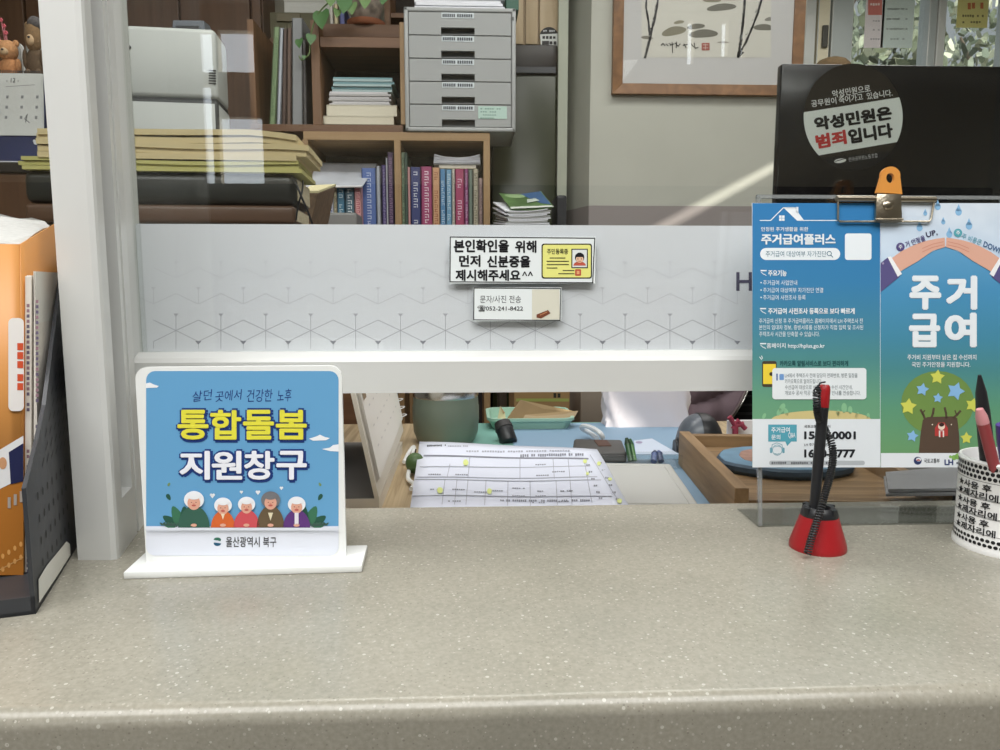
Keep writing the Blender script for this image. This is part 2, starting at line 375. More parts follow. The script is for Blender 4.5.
# trees outside
LEAFS = [mat('leaf_%d' % i, c, .6) for i, c in enumerate(((78, 84, 64), (104, 108, 84), (58, 64, 50), (134, 134, 112)))]
BARK = mat('bark', (92, 80, 66), .9, noise=.3, scale=30)
def tree(cx, cy, cz, r, n, label):
    t = thing('broadleaf_tree', label, 'tree', (cx, cy, ZF), 'trees outside the window')
    mb = MB(); mb.tube([(cx, cy, ZF), (cx+.05, cy, ZF+.9), (cx-.05, cy, cz)], [.09, .07, .03], BARK, 8)
    for k in range(7):
        a = k*.9; mb.tube([(cx, cy, cz-.8+.2*k), (cx+.5*r*math.cos(a), cy+.4*r*math.sin(a), cz-.4+.25*k)], [.03, .01], BARK, 6)
    mb.build('trunk', t)
    mb = MB()
    for k in range(n):
        d = Vector((random.gauss(0, 1), random.gauss(0, 1), random.gauss(0, 1))).normalized()*r*random.random()**.4
        p = Vector((cx, cy, cz)) + Vector((d.x, d.y*.7, d.z*1.1)); q = Euler((random.random()*6, random.random()*6, random.random()*6)).to_matrix(); s = .03+.04*random.random()
        mb.face([p+q @ Vector(v)*s for v in ((-1, 0, 0), (-.3, .5, .1), (.6, .4, 0), (1, 0, -.1), (.5, -.45, 0), (-.4, -.5, .1))], random.choice(LEAFS))
    mb.build('foliage', t, recalc=False)
tree(2.85, 6.0, 1.75, .95, 2400, 'olive green broadleaf tree outside the right-hand window pane')
tree(4.6, 6.6, 1.7, 1.0, 1900, 'pale sunlit tree outside at the far right edge of the window')
# notices on the glass
def sheet_thing(name, label, cat, px, y, body, thick=.0008, m=PAPER):
    a, b = PY(px[0], px[1], y), PY(px[2], px[3], y)
    t = thing(name, label, cat, (a.x, y, b.z)); mb = MB(); mb.box(a.x, y, b.z, b.x, y+thick, a.z, m); mb.build('paper_sheet', t)
    pr = Print(*on_y(y)); body(pr); pr.build('print', t); return t
def nb(pr):
    pr.rect(868, -8, 882, 15, (206, 120, 112)); pr.marks(870, 3, 880, 6, 4, (240, 225, 220))
    for k in range(3): pr.marks(870, 20+9*k, 880, 22+9*k, 4, (170, 165, 170)); pr.marks(886, 8+10*k, 903, 10+10*k, 6, (165, 172, 168))
sheet_thing('window_notice', 'white window notice with a red block, beside the grey frame', 'notice', (867, -14, 882.5, 48), YW-.01, nb, m=mat('pinkish_paper', (226, 218, 220), .7))
sheet_thing('window_notice', 'pale green blank-looking notice taped to the middle window pane', 'notice', (884, -14, 912, 48), YW-.01, lambda pr: [pr.marks(887, 8+10*k, 908, 10+10*k, 7, (160, 172, 168)) for k in range(4)], m=mat('pale_green_paper', (205, 218, 214), .7))
def ny(pr):
    pr.marks(963, 2, 984, 10, 5, (196, 112, 72)); pr.marks(962, 14.5, 984, 17.5, 9, (110, 104, 66)); pr.marks(962, 21, 981, 23.5, 7, (110, 104, 66))
sheet_thing('window_notice', 'yellow notice with red heading on the right-hand pane', 'notice', (959, -14, 987, 28), YW-.01, ny, m=mat('yellow_paper', (222, 214, 140), .7))

# ================================================================== COUNTER
STONE = stone()
YC0 = PZ(500, 703, 0).y; YC1 = PZ(550, 505, 0).y
t = thing('service_counter', 'speckled beige stone service counter running across the foreground', 'counter', (0, YC0, ZF))
mb = MB(); prof = [(YC0+.05, -.06), (YC0, -.06)]
r = .011
for k in range(9): a = math.radians(180-90*k/8*1.0); prof.append((YC0+r+r*math.cos(a), -r+r*math.sin(a)))
prof += [(YC1-.003, 0), (YC1, -.003), (YC1, -.03), (YC0+.05, -.03)]
mb.loft([[(-1.9, y, z) for y, z in prof], [(1.9, y, z) for y, z in prof]], STONE); mb.build('countertop', t, smooth=True)
mb = MB(); mb.box(-1.9, YC0+.04, ZF, 1.9, YC1-.03, -.03, mat('counter_front', (140, 128, 112), .5)); mb.build('cabinet_base', t)

# ================================================================== GLASS PARTITION (service window)
win2 = struct(bpy.data.objects.new('window_2', None), 'white framed glass screen with an opening above the counter'); COL.objects.link(win2); LOC['window_2'] = Matrix.Identity(4)
A = PZ(78, 560, 0); B = PZ(118, 560, 0); C = PZ(144, 524, 0); ZT = 1.0
mb = MB()
def lerp(a, b, t): return a + (b-a)*t
c1 = lerp(B, C, .25); c2 = lerp(B, C, .62)
inn = Vector((-.02, .005, 0))
rr = .006
front = [A, B-Vector((rr, 0, 0)), B+Vector((-rr*.3, rr*.3, 0)), B+(C-B).normalized()*rr, c1, Vector((c1.x-.03, c1.y+.004, 0)), Vector((A.x, c1.y+.004, 0))]
mb.prism(front, (0, 0, ZT), WHITE)
zr = PY(124, 498, c1.y).z
mb.prism([c1, c2, Vector((A.x, c2.y, 0)), Vector((A.x, c1.y+.004, 0)), Vector((c1.x-.03, c1.y+.004, 0))], (0, 0, zr), WHITE)
mb.prism([c1+inn+Vector((0, 0, zr)), c2+inn+Vector((0, 0, zr)), Vector((A.x, c2.y, zr)), Vector((A.x, c1.y+.004, zr))], (0, 0, ZT-zr), mat('channel_grey', (92, 92, 89), .5))
c3 = lerp(c2, C, .25); c4 = lerp(c2, C, .45)
mb.prism([c2, c3, c3+Vector((-.005, 0, 0)), c4+Vector((-.005, 0, 0)), c4, C, Vector((C.x-.05, .838, 0)), Vector((A.x-.02, .838, 0)), Vector((A.x, c2.y, 0))], (0, 0, ZT), WHITE)
mb.build('post', win2)
RY = .80
z0 = PY(550, 392, RY).z; z1 = PY(550, 361, RY).z; z2 = PY(550, 357, RY).z; z3 = PY(550, 351, RY+.012).z
prof = [(RY, z0), (RY, z1), (RY+.003, z2), (RY+.012, z3), (RY+.036, z3), (RY+.036, z0)]
mb = MB(); x0, x1 = C.x-.06, 1.9
mb.loft([[(x0, y, z) for y, z in prof], [(x1, y, z) for y, z in prof]], WHITE); mb.build('bottom_rail', win2)
mb = MB(); mb.loft([[(-1.9, y, z) for y, z in prof], [(A.x-.015, y, z) for y, z in prof]], WHITE); mb.build('bottom_rail', win2)
mb = MB(); mb.box(C.x-.06, RY, z3-.004, PY(144.0, 290, RY+.036).x, RY+.036, ZT-.05, WHITE, .002); mb.build('stile', win2)
mb = MB(); mb.box(-1.9, .79, ZT-.05, 1.9, .838, ZT, WHITE); mb.build('top_rail', win2)
mb = MB(); mb.box(C.x-.06, GY-.002, z3-.006, 1.9, GY+.002, ZT-.05, GLASS); mb.build('glass_pane', win2)
mb = MB(); mb.box(-1.9, GY-.002, z3-.006, A.x+.01, GY+.002, ZT-.05, GLASS); mb.build('glass_pane', win2)

# ================================================================== THE PAPER BANNER ON THE SCREEN
PYD = .8245
t = thing('paper_banner', 'long white paper strip with a grey cube line pattern behind the glass', 'paper', PY(140, 351, PYD))
a, b = PY(140, 224.5, PYD), PY(140, 351, PYD); x1 = PY(812, 300, PYD).x
mb = MB(); mb.box(C.x-.035, PYD, z3, x1, PYD+.0006, PY(450, 224.8, PYD).z, PAPER); mb.build('paper_sheet', t)
pr = Print(*on_y(PYD))
def gl(k): return tuple(int(228+(188-228)*k) for _ in range(2)) + (int(236+(198-236)*k),)
zz = [(176+44.9*i) for i in range(-1, 14)]
for row, (yj, k) in enumerate(((330.5, 1.0), (304, .3), (278, .12))):
    off = 0 if row % 2 == 0 else 22.45
    for x in zz:
        x += off
        if not 142 < x < 742: continue
        c = gl(k); wd = .6
        pr.line([(x-22.45, yj-10.5), (x, yj), (x+22.45, yj-10.5)] if x+22 < 744 else [(x-22.45, yj-10.5), (x, yj)], wd, c)
        pr.line([(x, yj), (x, yj-15.5)], wd, c)
        if row == 0:
            pr.line([(x-22.45, yj+11), (x, yj), (x+22.45, yj+11)] if x+22 < 744 else [(x, yj), (x-22.45, yj+11)], wd, c); pr.line([(x, yj), (x, yj+18)], wd, c)
            pr.line([(x-22.45, yj+11), (x-22.45, yj+18)], wd, c)
        yt = yj-16 if row else yj-16
        pr.poly([(x-2.6, yt-1), (x+2.6, yt-1), (x, yt+2.2)], gl(k*.8), 2)
        if row == 0 and x+22 < 744: pr.poly([(x+22.45-3.2, yj+10.5), (x+22.45+3.2, yj+10.5), (x+22.45, yj+14)], (150, 150, 160), 2)
pr.tbox('H', 736, 272, 752, 291, (84, 78, 104), 2, .02)
pr.build('print', t)
INKB = (28, 28, 32)
def label_thing(label, px, body):
    y = GY-.0026; a, b = PY(px[0], px[1], y), PY(px[2], px[3], y)
    t = thing('notice_label', label, 'label', (a.x, y, b.z)); mb = MB(); mb.box(a.x, y, b.z, b.x, y+.0005, a.z, mat('label_paper', (226, 232, 232), .6)); mb.build('label_sheet', t)
    pr = Print(*on_y(y)); body(pr); pr.build('print', t)
def l1(pr):
    pr.line([(450.3, 237), (594.7, 238.2), (592.7, 282.8), (450, 281.8)], 1.0, INKB, 1, True)
    pr.tbox('본인확인을', 453.7, 239.5, 509, 252.5, INKB, 1, .038); pr.tbox('위해', 515, 240.5, 536.5, 252.8, INKB, 1, .038)
    pr.tbox('먼저', 459, 255, 480.5, 267, INKB, 1, .038); pr.tbox('신분증을', 487, 255.5, 530.5, 267.5, INKB, 1, .038)
    pr.tbox('제시해주세요', 455.5, 269.5, 520.5, 281, INKB, 1, .038); pr.tbox('^^', 522, 271.5, 533, 276, INKB, 1, .01)
    pr.rrect(541.5, 243.6, 592, 278.6, 2.5, INKB, 1); pr.rrect(542.7, 244.8, 590.8, 277.4, 2, (228, 226, 132), 2)
    pr.tbox('주민등록증', 547, 248.7, 568, 254.3, INKB, 3, .015)
    for x0, x1, y in ((550, 565, 258), (547, 568.5, 261.3), (547, 568.5, 264.6), (547, 557, 268), (563, 574, 270.5), (558.5, 574, 273.7)): pr.line([(x0, y), (x1, y)], .9, INKB, 3)
    pr.rect(571.3, 248.8, 587.8, 268.2, INKB, 3); pr.rect(572.3, 249.8, 586.8, 267.2, (222, 226, 224), 4)
    pr.ell(579.5, 265.6, 6.2, 4.2, (192, 90, 72), 5, 180, 360); pr.ell(579.5, 257.5, 4.6, 4.9, INKB, 6); pr.ell(579.5, 259, 3.7, 3.8, (232, 190, 160), 7); pr.rect(575.3, 254.6, 583.7, 257, INKB, 8)
    pr.ell(577.8, 259, .5, .5, INKB, 8); pr.ell(581.2, 259, .5, .5, INKB, 8); pr.line([(578.3, 261.2), (580.7, 261.2)], .5, (170, 60, 60), 8)
    pr.rrect(575, 269.2, 581, 275.8, 1, (190, 80, 62), 3); pr.rect(576.6, 270.8, 579.4, 274.2, (225, 170, 120), 4)
label_thing('white ID request label with yellow card drawing on the glass', (449.6, 236.4, 595, 283.4), l1)
def l2(pr):
    pr.line([(474, 288), (560.8, 288.6), (560, 320.4), (473.7, 319.8)], .9, INKB, 1, True)
    pr.tbox('문자/사진 전송', 480, 295.5, 521, 303, (70, 70, 74), 1, 0.004); pr.tbox('☎052-241-8422', 477.5, 305.5, 523, 311.5, (40, 40, 44), 1, .012)
    pr.rect(532, 289.4, 559.6, 319.6, (214, 212, 196), 1)
    pr.poly([(536.5, 314.5), (548, 310), (550.5, 313.2), (541, 318.5), (536.5, 317.5)], (120, 70, 50), 3); pr.line([(540, 315), (547, 312)], .8, (190, 130, 90), 4)
label_thing('smaller white label with a phone number below the ID request', (473.2, 287.5, 561.3, 321), l2)

# ================================================================== DESK SIGN
fl, fr_ = PZ(123.5, 579.5, 0), PZ(362, 572.5, 0)
ux = (fr_-fl).normalized(); uy = Vector((0, 0, 1)).cross(ux); wid = (fr_-fl).length
t = thing('desk_sign', 'white acrylic desk sign with blue printed panel of elderly people', 'sign', (fl+fr_)/2)
SM = Matrix(((ux.x, uy.x, 0, fl.x), (ux.y, uy.y, 0, fl.y), (0, 0, 1, 0), (0, 0, 0, 1)))
mb = MB(); mb.box(0, 0, 0, wid, .052, .0065, ACR_W, .0012, M=SM); mb.build('base', t, smooth=True)
fo = fl + uy*.022                                  # panel face plane
def SP(px, py): return PP(px, py, fo, uy)
TLs, TRs, BLs, BRs = SP(138, 366.5), SP(343.5, 366.5), SP(146.5, 560), SP(341.5, 560)
def inv(p): q = p - fo; return (q.dot(ux), q.z)
mb = MB()
(xa, za), (xb, zb) = inv(SP(139, 440)), inv(SP(343.3, 440)); ztop = inv(SP(240, 366.5))[1]
R_ = .010; out = []
for cx, cz, a0 in ((xb-R_, ztop-R_, 0), (xa+R_, ztop-R_, 90)):
    for k in range(9): q = math.radians(a0+90*k/8); out.append((cx+R_*math.cos(q), cz+R_*math.sin(q)))
out = [(xb, .0065)] + out + [(xa, .0065)]
mb.prism([fo + ux*x + Vector((0, 0, z-fo.z)) for x, z in out], uy*.005, ACR_W); mb.build('panel', t, smooth=True)
pr = Print(SP, -uy)
BLUE = (104, 164, 208)
pr.rrect(146.2, 371, 338.6, 555.5, 9, BLUE, 1)
pr.rrect(146.2, 526, 338.6, 555.5, 9, (222, 226, 236), 2, (0, 1, 1, 0))
W_ = (240, 242, 246); NAVY = (36, 62, 128)
pr.poly([(146, 383.5), (150, 382.5), (154, 384.5), (159, 386), (157, 387.5), (146, 388)], W_, 2)
pr.poly([(309, 438.6), (316, 436.5), (320, 434.6), (325, 437), (330, 438), (326, 440.2), (313, 440.6)], W_, 2)
pr.poly([(322, 449), (330, 447.5), (333, 445), (338.6, 444.2), (338.6, 451.5), (330, 451)], W_, 2)
for body, x0, x1 in (('살던', 193, 212.5), ('곳에서', 216, 242), ('건강한', 247.5, 273), ('노후', 278, 292)):
    pr.text(body, (x0, 391.5 if x0 < 230 else 389.5), (x1, 389 if x1 < 280 else 388.5), (x0-1, 402), NAVY, 2, .0)
def big(body, x0, y0, x1, y1, c):
    n = len(body); st = (x1-x0)/n
    for i, ch in enumerate(body):
        a, b_ = x0+st*i+.7, x0+st*(i+1)-.9
        pr.tbox(ch, a-1.8, y0-1.8, b_+3.0, y1+3.2, NAVY, 2, .105)
    for i, ch in enumerate(body):
        a, b_ = x0+st*i+.7, x0+st*(i+1)-.9
        pr.tbox(ch, a, y0, b_, y1, c, 6, .032)
big('통합돌봄', 177, 409.5, 308, 439.5, (232, 226, 74)); big('지원창구', 179, 450.5, 308, 479.5, (240, 242, 250))
GRN, DGR = (62, 116, 88), (44, 88, 72)
def leafp(x, y, l, wd, ang, c, L):
    P = []
    for k in range(13):
        q = 2*PI*k/13; u, v = l*(.5+.5*math.cos(q)), wd*math.sin(q)*(1-.3*math.cos(q)); P.append((x+u*math.cos(ang)-v*math.sin(ang), y+u*math.sin(ang)+v*math.cos(ang)))
    pr.poly(P, c, L)
for sx, bx in ((1, 180), (-1, 309)):
    for k, (dx, l, a) in enumerate(((-2, 18, -2.55), (2, 22, -2.0), (6, 20, -1.65), (-4, 12, -3.0))):
        ang = a if sx == 1 else PI-a
        leafp(bx+sx*dx, 526, l, l*.24, ang, GRN if k % 2 else DGR, 2+k)
    leafp(bx-sx*13, 494, 7, 2, math.radians(60 if sx == 1 else 120), DGR, 2); leafp(bx-sx*12, 486, 4, 1.2, math.radians(-60 if sx == 1 else -120), (120, 150, 100), 2)
    for k in range(5):
        leafp(bx-sx*(4+3.2*k), 526-.3*k, 4.5, 1, math.radians(-50 if sx == 1 else -130), (70, 100, 90), 6); leafp(bx-sx*(4+3.2*k), 526-.3*k, 4, 1, math.radians(-140 if sx == 1 else -40), (70, 100, 90), 6)
SK = (226, 170, 148)
for cx, cy, r_, bx0, bx1, cb, ch in ((194.5, 500.5, 8.6, 180.5, 212, (58, 98, 84), W_), (223.5, 506, 7.6, 211.5, 235.5, (214, 104, 52), W_), (247, 505, 7.4, 235.5, 261.5, (206, 84, 92), W_),
                                     (271, 500.5, 8.2, 259.5, 287, (104, 88, 66), (120, 120, 124)), (297, 505, 7.6, 284.5, 311.5, (96, 58, 124), W_)):
    pr.ell(cx, cy-1.2, r_*1.16, r_*1.02, ch, 9); pr.ell(cx, 527, (bx1-bx0)/2, 527-cy-r_*.55, cb, 10, 180, 360); pr.ell(cx, cy+1.8, r_*.74, r_*.82, SK, 11)
    pr.ell(cx, cy-r_*.62, r_*.8, r_*.44, ch, 12); pr.ell(cx-2.2, cy+1.2, .7, .35, (110, 70, 60), 12); pr.ell(cx+2.2, cy+1.2, .7, .35, (110, 70, 60), 12); pr.ell(cx, cy+4.3, 2.2, .9, (196, 96, 90), 12); pr.ell(cx, cy+2.6, .9, .9, (218, 150, 130), 13)
    pr.ell(cx, 524.5, 3, 1.6, SK, 12)
    if cx > 290: pr.rect(295, 512, 299, 524, (230, 226, 236), 12)
    if 265 < cx < 280: pr.poly([(268.5, 512), (273.5, 512), (271, 520)], (230, 220, 190), 12)
    if 220 < cx < 230: pr.poly([(221.5, 513), (225.5, 513), (223.5, 519)], (240, 220, 190), 12)
pr.poly([(146.2, 527), (338.6, 527), (338.6, 529.5), (148, 529.5)], (222, 226, 236), 14)
for hx, hy, s_ in ((212.5, 495.5, 2.3), (241.5, 492, 1.5), (258, 492.3, 2.1), (281.5, 488, 1.6)):
    pr.ell(hx-s_*.5, hy-s_*.3, s_*.6, s_*.6, W_, 2); pr.ell(hx+s_*.5, hy-s_*.3, s_*.6, s_*.6, W_, 2); pr.poly([(hx-s_, hy), (hx+s_, hy), (hx, hy+s_*1.2)], W_, 2)
pr.tbox('울산광역시 북구', 226, 536.5, 276.5, 547, (48, 48, 52), 3, .012)
pr.ell(217.5, 539.5, 3.7, 2.2, (52, 110, 90), 3, 180, 400); pr.ell(217.5, 543.2, 3.7, 2.6, (40, 90, 120), 3, 0, 200); pr.ell(217, 541.2, 2.2, 1.1, (222, 226, 236), 4)
pr.build('print', t)

# ================================================================== MAGAZINE FILE ON THE LEFT
Fp, Bp = PZ(36, 614, 0), PZ(77, 547, 0)
fb = (Bp-Fp).normalized(); fx = Vector((fb.y, -fb.x, 0)).normalized()      # fb goes back, fx to the right
FM = Matrix(((fx.x, fb.x, 0, Fp.x), (fx.y, fb.y, 0, Fp.y), (0, 0, 1, 0), (0, 0, 0, 1)))
def FL(x, y, z): return FM @ Vector((x, y, z))
def on_side(px, py, x=0): p = PP(px, py, FL(x, 0, 0), fx); q = FM.inverted() @ p; return (q.y, q.z)
t = thing('magazine_file', 'black perforated plastic magazine file holding an orange catalogue', 'file holder', Fp)
DEPTH, WIDTH = .245, .125
e = [on_side(*q) for q in ((36, 614), (32.5, 482), (38, 440), (45.5, 405), (53, 345), (60, 293))]
zb_ = e[-1][1]+.035
outl = [(0, 0), (.0, e[1][1]), e[2], e[3], e[4], e[5], (DEPTH*.8, zb_), (DEPTH, zb_), (DEPTH, 0)]
GREYP = mat('charcoal_plastic', (56, 58, 62), .42)
mb = MB()
def plate(x0, x1): mb.loft([[FL(x0, y, z) for y, z in outl], [FL(x1, y, z) for y, z in outl]], GREYP)
plate(-.003, 0); mb.build('side_panel', t)
mb = MB(); plate(-WIDTH, -WIDTH+.003); mb.build('side_panel', t)
mb = MB()
mb.box(-WIDTH, 0, 0, 0, DEPTH, .003, GREYP, M=FM); mb.box(-WIDTH, 0, 0, 0, .003, .014, GREYP, M=FM); mb.box(-WIDTH, DEPTH-.003, 0, 0, DEPTH, zb_, GREYP, M=FM); mb.build('tray', t)
pr = Print(lambda y, z: FL(0, y, z), fx, .0002)
HOLE = (16, 16, 18)
for i in range(4):                               # round perforations above the label, slots higher up
    for j in range(7):
        yy = .03+.016*j; zz_ = .030+.018*i
        if zz_ < outl[1][1]: pr.ell(yy, zz_, .0024, .0034, HOLE, 1)
def side_top(y):
    prev = outl[1]
    for q in outl[2:8]:
        if q[0] >= y: return prev[1]+(q[1]-prev[1])*(y-prev[0])/max(1e-6, q[0]-prev[0])
        prev = q
    return prev[1]
for j in range(9):
    yy = .022+.016*j; k = 0; zz_ = .104
    while zz_ < side_top(yy)-.02:
        pr.poly([(yy-.0045, zz_-.002), (yy+.004, zz_+.0035), (yy+.004, zz_+.0055), (yy-.0045, zz_)], HOLE, 1); zz_ += .0105
pr.build('perforation', t)
pr = Print(lambda u, v: PP(u, v, FL(.0004, 0, 0), fx), fx, .0002)
pr.poly([(38.5, 603), (38, 579.5), (46, 566), (66, 541.5), (69.5, 544), (70, 555), (56, 577)], (226, 224, 214), 2); pr.build('sticker', t)
# the catalogue: bent pages standing in the file
ORANGE = mat('orange_cover', (200, 138, 72), .45, noise=.04, scale=10)
y0c = .085
def on_front(px, py, y=y0c): p = PP(px, py, FL(0, y, 0), -fb); q = FM.inverted() @ p; return (q.x, q.z)
t2 = thing('catalogue', 'thick orange catalogue with white label standing in the black file', 'catalogue', FL(-.07, .13, .003))
ca, cz_l = -.0128, on_front(8, 244)[1]
yk, zk = on_side(57, 222, ca)
LEANX = .060
def TL(x, y, z): return FL(x - LEANX*(.27-z), y, z)
XL_ = -.098; nX = 10; yend = min(yk, .225)
def curve(x): return y0c + .012*(1-(x-XL_)/(ca-XL_))**2
mb = MB()
mb.sheet([[TL(XL_+(ca-XL_)*i/nX, curve(XL_+(ca-XL_)*i/nX), zz) for i in range(nX+1)] for zz in (.004, cz_l)], ORANGE)
mb.sheet([[TL(ca+.0006, y0c+(yend-y0c)*j/10, (.004, cz_l+(zk-cz_l)*j/10)[k]) for j in range(11)] for k in (0, 1)], ORANGE)
mb.build('cover', t2, solid=.0012, smooth=True)
mb = MB(); PG = mat('catalogue_pages', (190, 190, 186), .8, noise=.08, scale=220)
lo, hi = [], []
ring = [(XL_+(ca-.0025-XL_)*i/nX, curve(XL_+(ca-XL_)*i/nX)+.0015) for i in range(nX+1)] + [(ca-.0025, y0c+.03*j) for j in range(1, 5)] + [(XL_+(ca-XL_)*(8-i)/8, y0c+.135) for i in range(1, 9)]
for x, y in ring:
    lo.append(TL(x, y, .004)); hi.append(TL(x, y, cz_l + (zk-cz_l)*(y-y0c)/(yend-y0c) - .001 + .0018*random.uniform(-1, 1) + (.012 if y > y0c+.12 else 0)*(1-(x-XL_)/(ca-XL_))))
mb.loft([lo, hi], PG); mb.build('pages', t2)
pr = Print(lambda u, v: PP(u, v, FL(0, y0c-.0015, 0), -fb), -fb, .00025)
pr.rrect(8.5, 318, 24, 411, 5, (232, 228, 224), 2)
for k, y in enumerate((343, 352, 361, 374, 383)): pr.rect(17.5, y, 23.5, y+7, (206, 84, 52), 3)
pr.poly([(-14, 458), (23.5, 435.5), (23.5, 477), (-14, 496)], (226, 226, 226), 2); pr.poly([(9, 452), (23.5, 443), (23.5, 481), (11, 484)], (38, 42, 78), 3)
pr.ell(3, 463, 4, 6, (200, 150, 110), 3)
for k in range(4): pr.ell(3+6*k, 556-4*k, 1.6, 2.6, (226, 168, 96), 2); pr.ell(3+6*k, 569-4*k, 1.6, 2.6, (226, 168, 96), 2)
for k in range(3): pr.rect(8+6*k, 497-3*k, 11+6*k, 508-3*k, (170, 160, 150), 3)
pr.poly([(-14, 496), (23.5, 477), (23.5, 575), (-14, 575)], (176, 112, 44), 1); pr.line([(-14, 577), (23.5, 557)], .8, (214, 170, 110), 2)
pr.build('print', t2)
# two white booklets in front of it
def booklet(pxl, pxr, ytop, label, yb=.088):
    def cor(px, py): x, z = on_front(px, py, yb); return min(x, -.0036), z
    (tx0, zt), (tx1, _), (bx0, _), (bx1, _) = cor(pxl, ytop), cor(pxr, ytop), cor(pxl, 575), cor(pxr, 575)
    t = thing('booklet', label, 'booklet', FL((bx0+bx1)/2, yb, .003), 'white booklets in the magazine file')
    def hx(i, y0, y1, zb, zt): return [FL(bx0+i, y0, zb), FL(bx1-i, y0, zb), FL(bx1-i, y1, zb), FL(bx0+i, y1, zb), FL(tx0+i, y0, zt), FL(tx1-i, y0, zt), FL(tx1-i, y1, zt), FL(tx0+i, y1, zt)]
    mb = MB(); mb.hexa(hx(.0003, yb, yb+.09, .003, zt), mat('booklet_cover', (224, 218, 208), .6), .0005); mb.build('cover', t)
    mb = MB(); mb.hexa(hx(.0012, yb+.002, yb+.089, .004, zt+.0006), mat('booklet_pages', (226, 224, 216), .8)); mb.build('pages', t)
    pr = Print(lambda u, v: PP(u, v, FL(0, yb, 0), -fb), -fb, .0002)
    cxp = (pxl+pxr)/2; y = ytop+28
    while y < 575:
        if not (395 < y < 520 and random.random() < .8): pr.rect(cxp-1.5, y, cxp+1.3, y+3.2, random.choice(((150, 120, 130), (110, 100, 120))), 1)
        y += 5.2
    pr.build('spine_print', t)
booklet(24.5, 32, 276, 'thin white booklet next to the orange catalogue, left of the pair')
booklet(33.5, 41, 272, 'thin white booklet against the black side panel, right of the pair')

# ================================================================== LEAFLET STAND
LEAN = math.radians(7); ho = Vector((0, PZ(855, 525.5, 0).y, 0)); hn = Vector((0, -math.cos(LEAN), math.sin(LEAN))); hu = Vector((0, math.sin(LEAN), math.cos(LEAN)))
def HP(px, py): return PP(px, py, ho, hn)
t = thing('sign_holder', 'clear acrylic leaflet stand at the right of the counter', 'stand', (HP(880, 500).x, ho.y, 0))
xl, xr = HP(757, 360).x, HP(1003, 360).x; ht = (HP(800, 195.5)-ho).dot(hu)
mb = MB(); Mh = Matrix(((1, 0, 0, 0), (0, -hn.y, hu.y, ho.y), (0, -hn.z, hu.z, 0), (0, 0, 0, 1)))
mb.box(xl, 0, .002, xr, .003, ht, ACRYL, M=Mh); mb.build('back_panel', t)
mb = MB(); mb.box(xl, -.003, .002, xl+.0035, 0, ht, ACR_E, M=Mh); mb.box(xr-.0035, -.003, .002, xr, 0, ht, ACR_E, M=Mh); mb.box(xl, -.003, ht-.0035, xr, 0, ht, ACR_E, M=Mh); mb.build('edge_strip', t)
mb = MB(); mb.box(xl, ho.y, 0, xr, ho.y+.06, .002, ACRYL); mb.build('base_plate', t)
# leaflets hung in front
lo_ = ho + hn*.0052
def LP(px, py): return PP(px, py, lo_, hn)
def lz(py): return LP(850, py).z - LP(850, 467.5).z
RB = ramp_mat('leaflet_blue_green', 2, lz(468), lz(203), [(0, (118, 160, 116)), (.25, (102, 154, 122)), (.41, (78, 136, 136)), (.53, (68, 130, 154)), (.7, (56, 124, 170)), (1, (46, 118, 174))])
RC = ramp_mat('leaflet_right_gradient', 2, lz(453), lz(245), [(0, (106, 152, 104)), (.22, (92, 148, 118)), (.4, (74, 134, 138)), (.55, (68, 134, 160)), (.78, (72, 140, 182)), (1, (94, 154, 194))])
RS = ramp_mat('leaflet_sky', 2, lz(300), lz(203), [(0, (150, 192, 222)), (.5, (190, 208, 226)), (1, (206, 216, 226))], cloud=.5)
def leaflet(label, x0, x1):
    t = thing('leaflet', label, 'leaflet', LP((x0+x1)/2, 467.5))
    mb = MB(); a = [LP(x0, 203), LP(x1, 203), LP(x1, 467.5), LP(x0, 467.5)]; xa, xb = a[0].x, a[1].x; za, zb = (a[3]-ho).dot(hu), (a[0]-ho).dot(hu)
    mb.box(xa, -.0052, za, xb, -.0046, zb, PAPER, M=Mh); mb.build('paper_sheet', t)
    return t, xa, xb
tl_, xa, xb = leaflet('blue and green housing benefit leaflet page with phone numbers, beside the screen', 752, 880)
WH = (226, 232, 236)
pr = Print(LP, hn)
pr.rect(752.3, 203.2, 880, 467.3, RB, 1)
pr.line([(760, 220.5), (770.5, 220.5), (783, 208), (797, 208)], .9, WH, 2); pr.poly([(783, 207.3), (794.5, 207.3), (804, 220.8), (797, 220.8)], WH, 2); pr.rect(796, 207, 798.2, 213, WH, 2); pr.line([(800, 220.5), (840, 220.5)], .8, WH, 2)
for dx in (0, 2.9):
    for dy in (0, 2.9): pr.rect(779+dx, 215.5+dy, 781.5+dx, 218+dy, WH, 2)
pr.tbox('안정된 주거생활을 위한', 761, 227, 808, 231.4, WH, 2, .012); pr.tbox('주거급여플러스', 761, 233.8, 835.5, 244.8, WH, 2, .04)
pr.rrect(760, 248, 840, 260, 6, WH, 2); pr.tbox('주거급여 대상여부 자가진단', 765.5, 251, 826, 257, (60, 110, 130), 3, .0)
pr.line([(829+2.2*math.cos(k*.63), 253.6+2.2*math.sin(k*.63)) for k in range(11)], .7, (60, 110, 130), 3); pr.line([(830.6, 255.2), (832.6, 257.2)], .8, (60, 110, 130), 3)
pr.rrect(844.8, 233.5, 871.3, 260, 2.5, WH, 2)
def icon(x, y): pr.rect(x, y, x+6, y+1.3, WH, 2); pr.line([(x+.6, y+2.2), (x+3.2, y+4.5)], .6, WH, 2); pr.line([(x+3.6, y+4.2), (x+5.6, y+5.6)], .6, WH, 2)
icon(760.5, 270); pr.tbox('주요기능', 768, 270, 786.5, 276.3, WH, 2, .03)
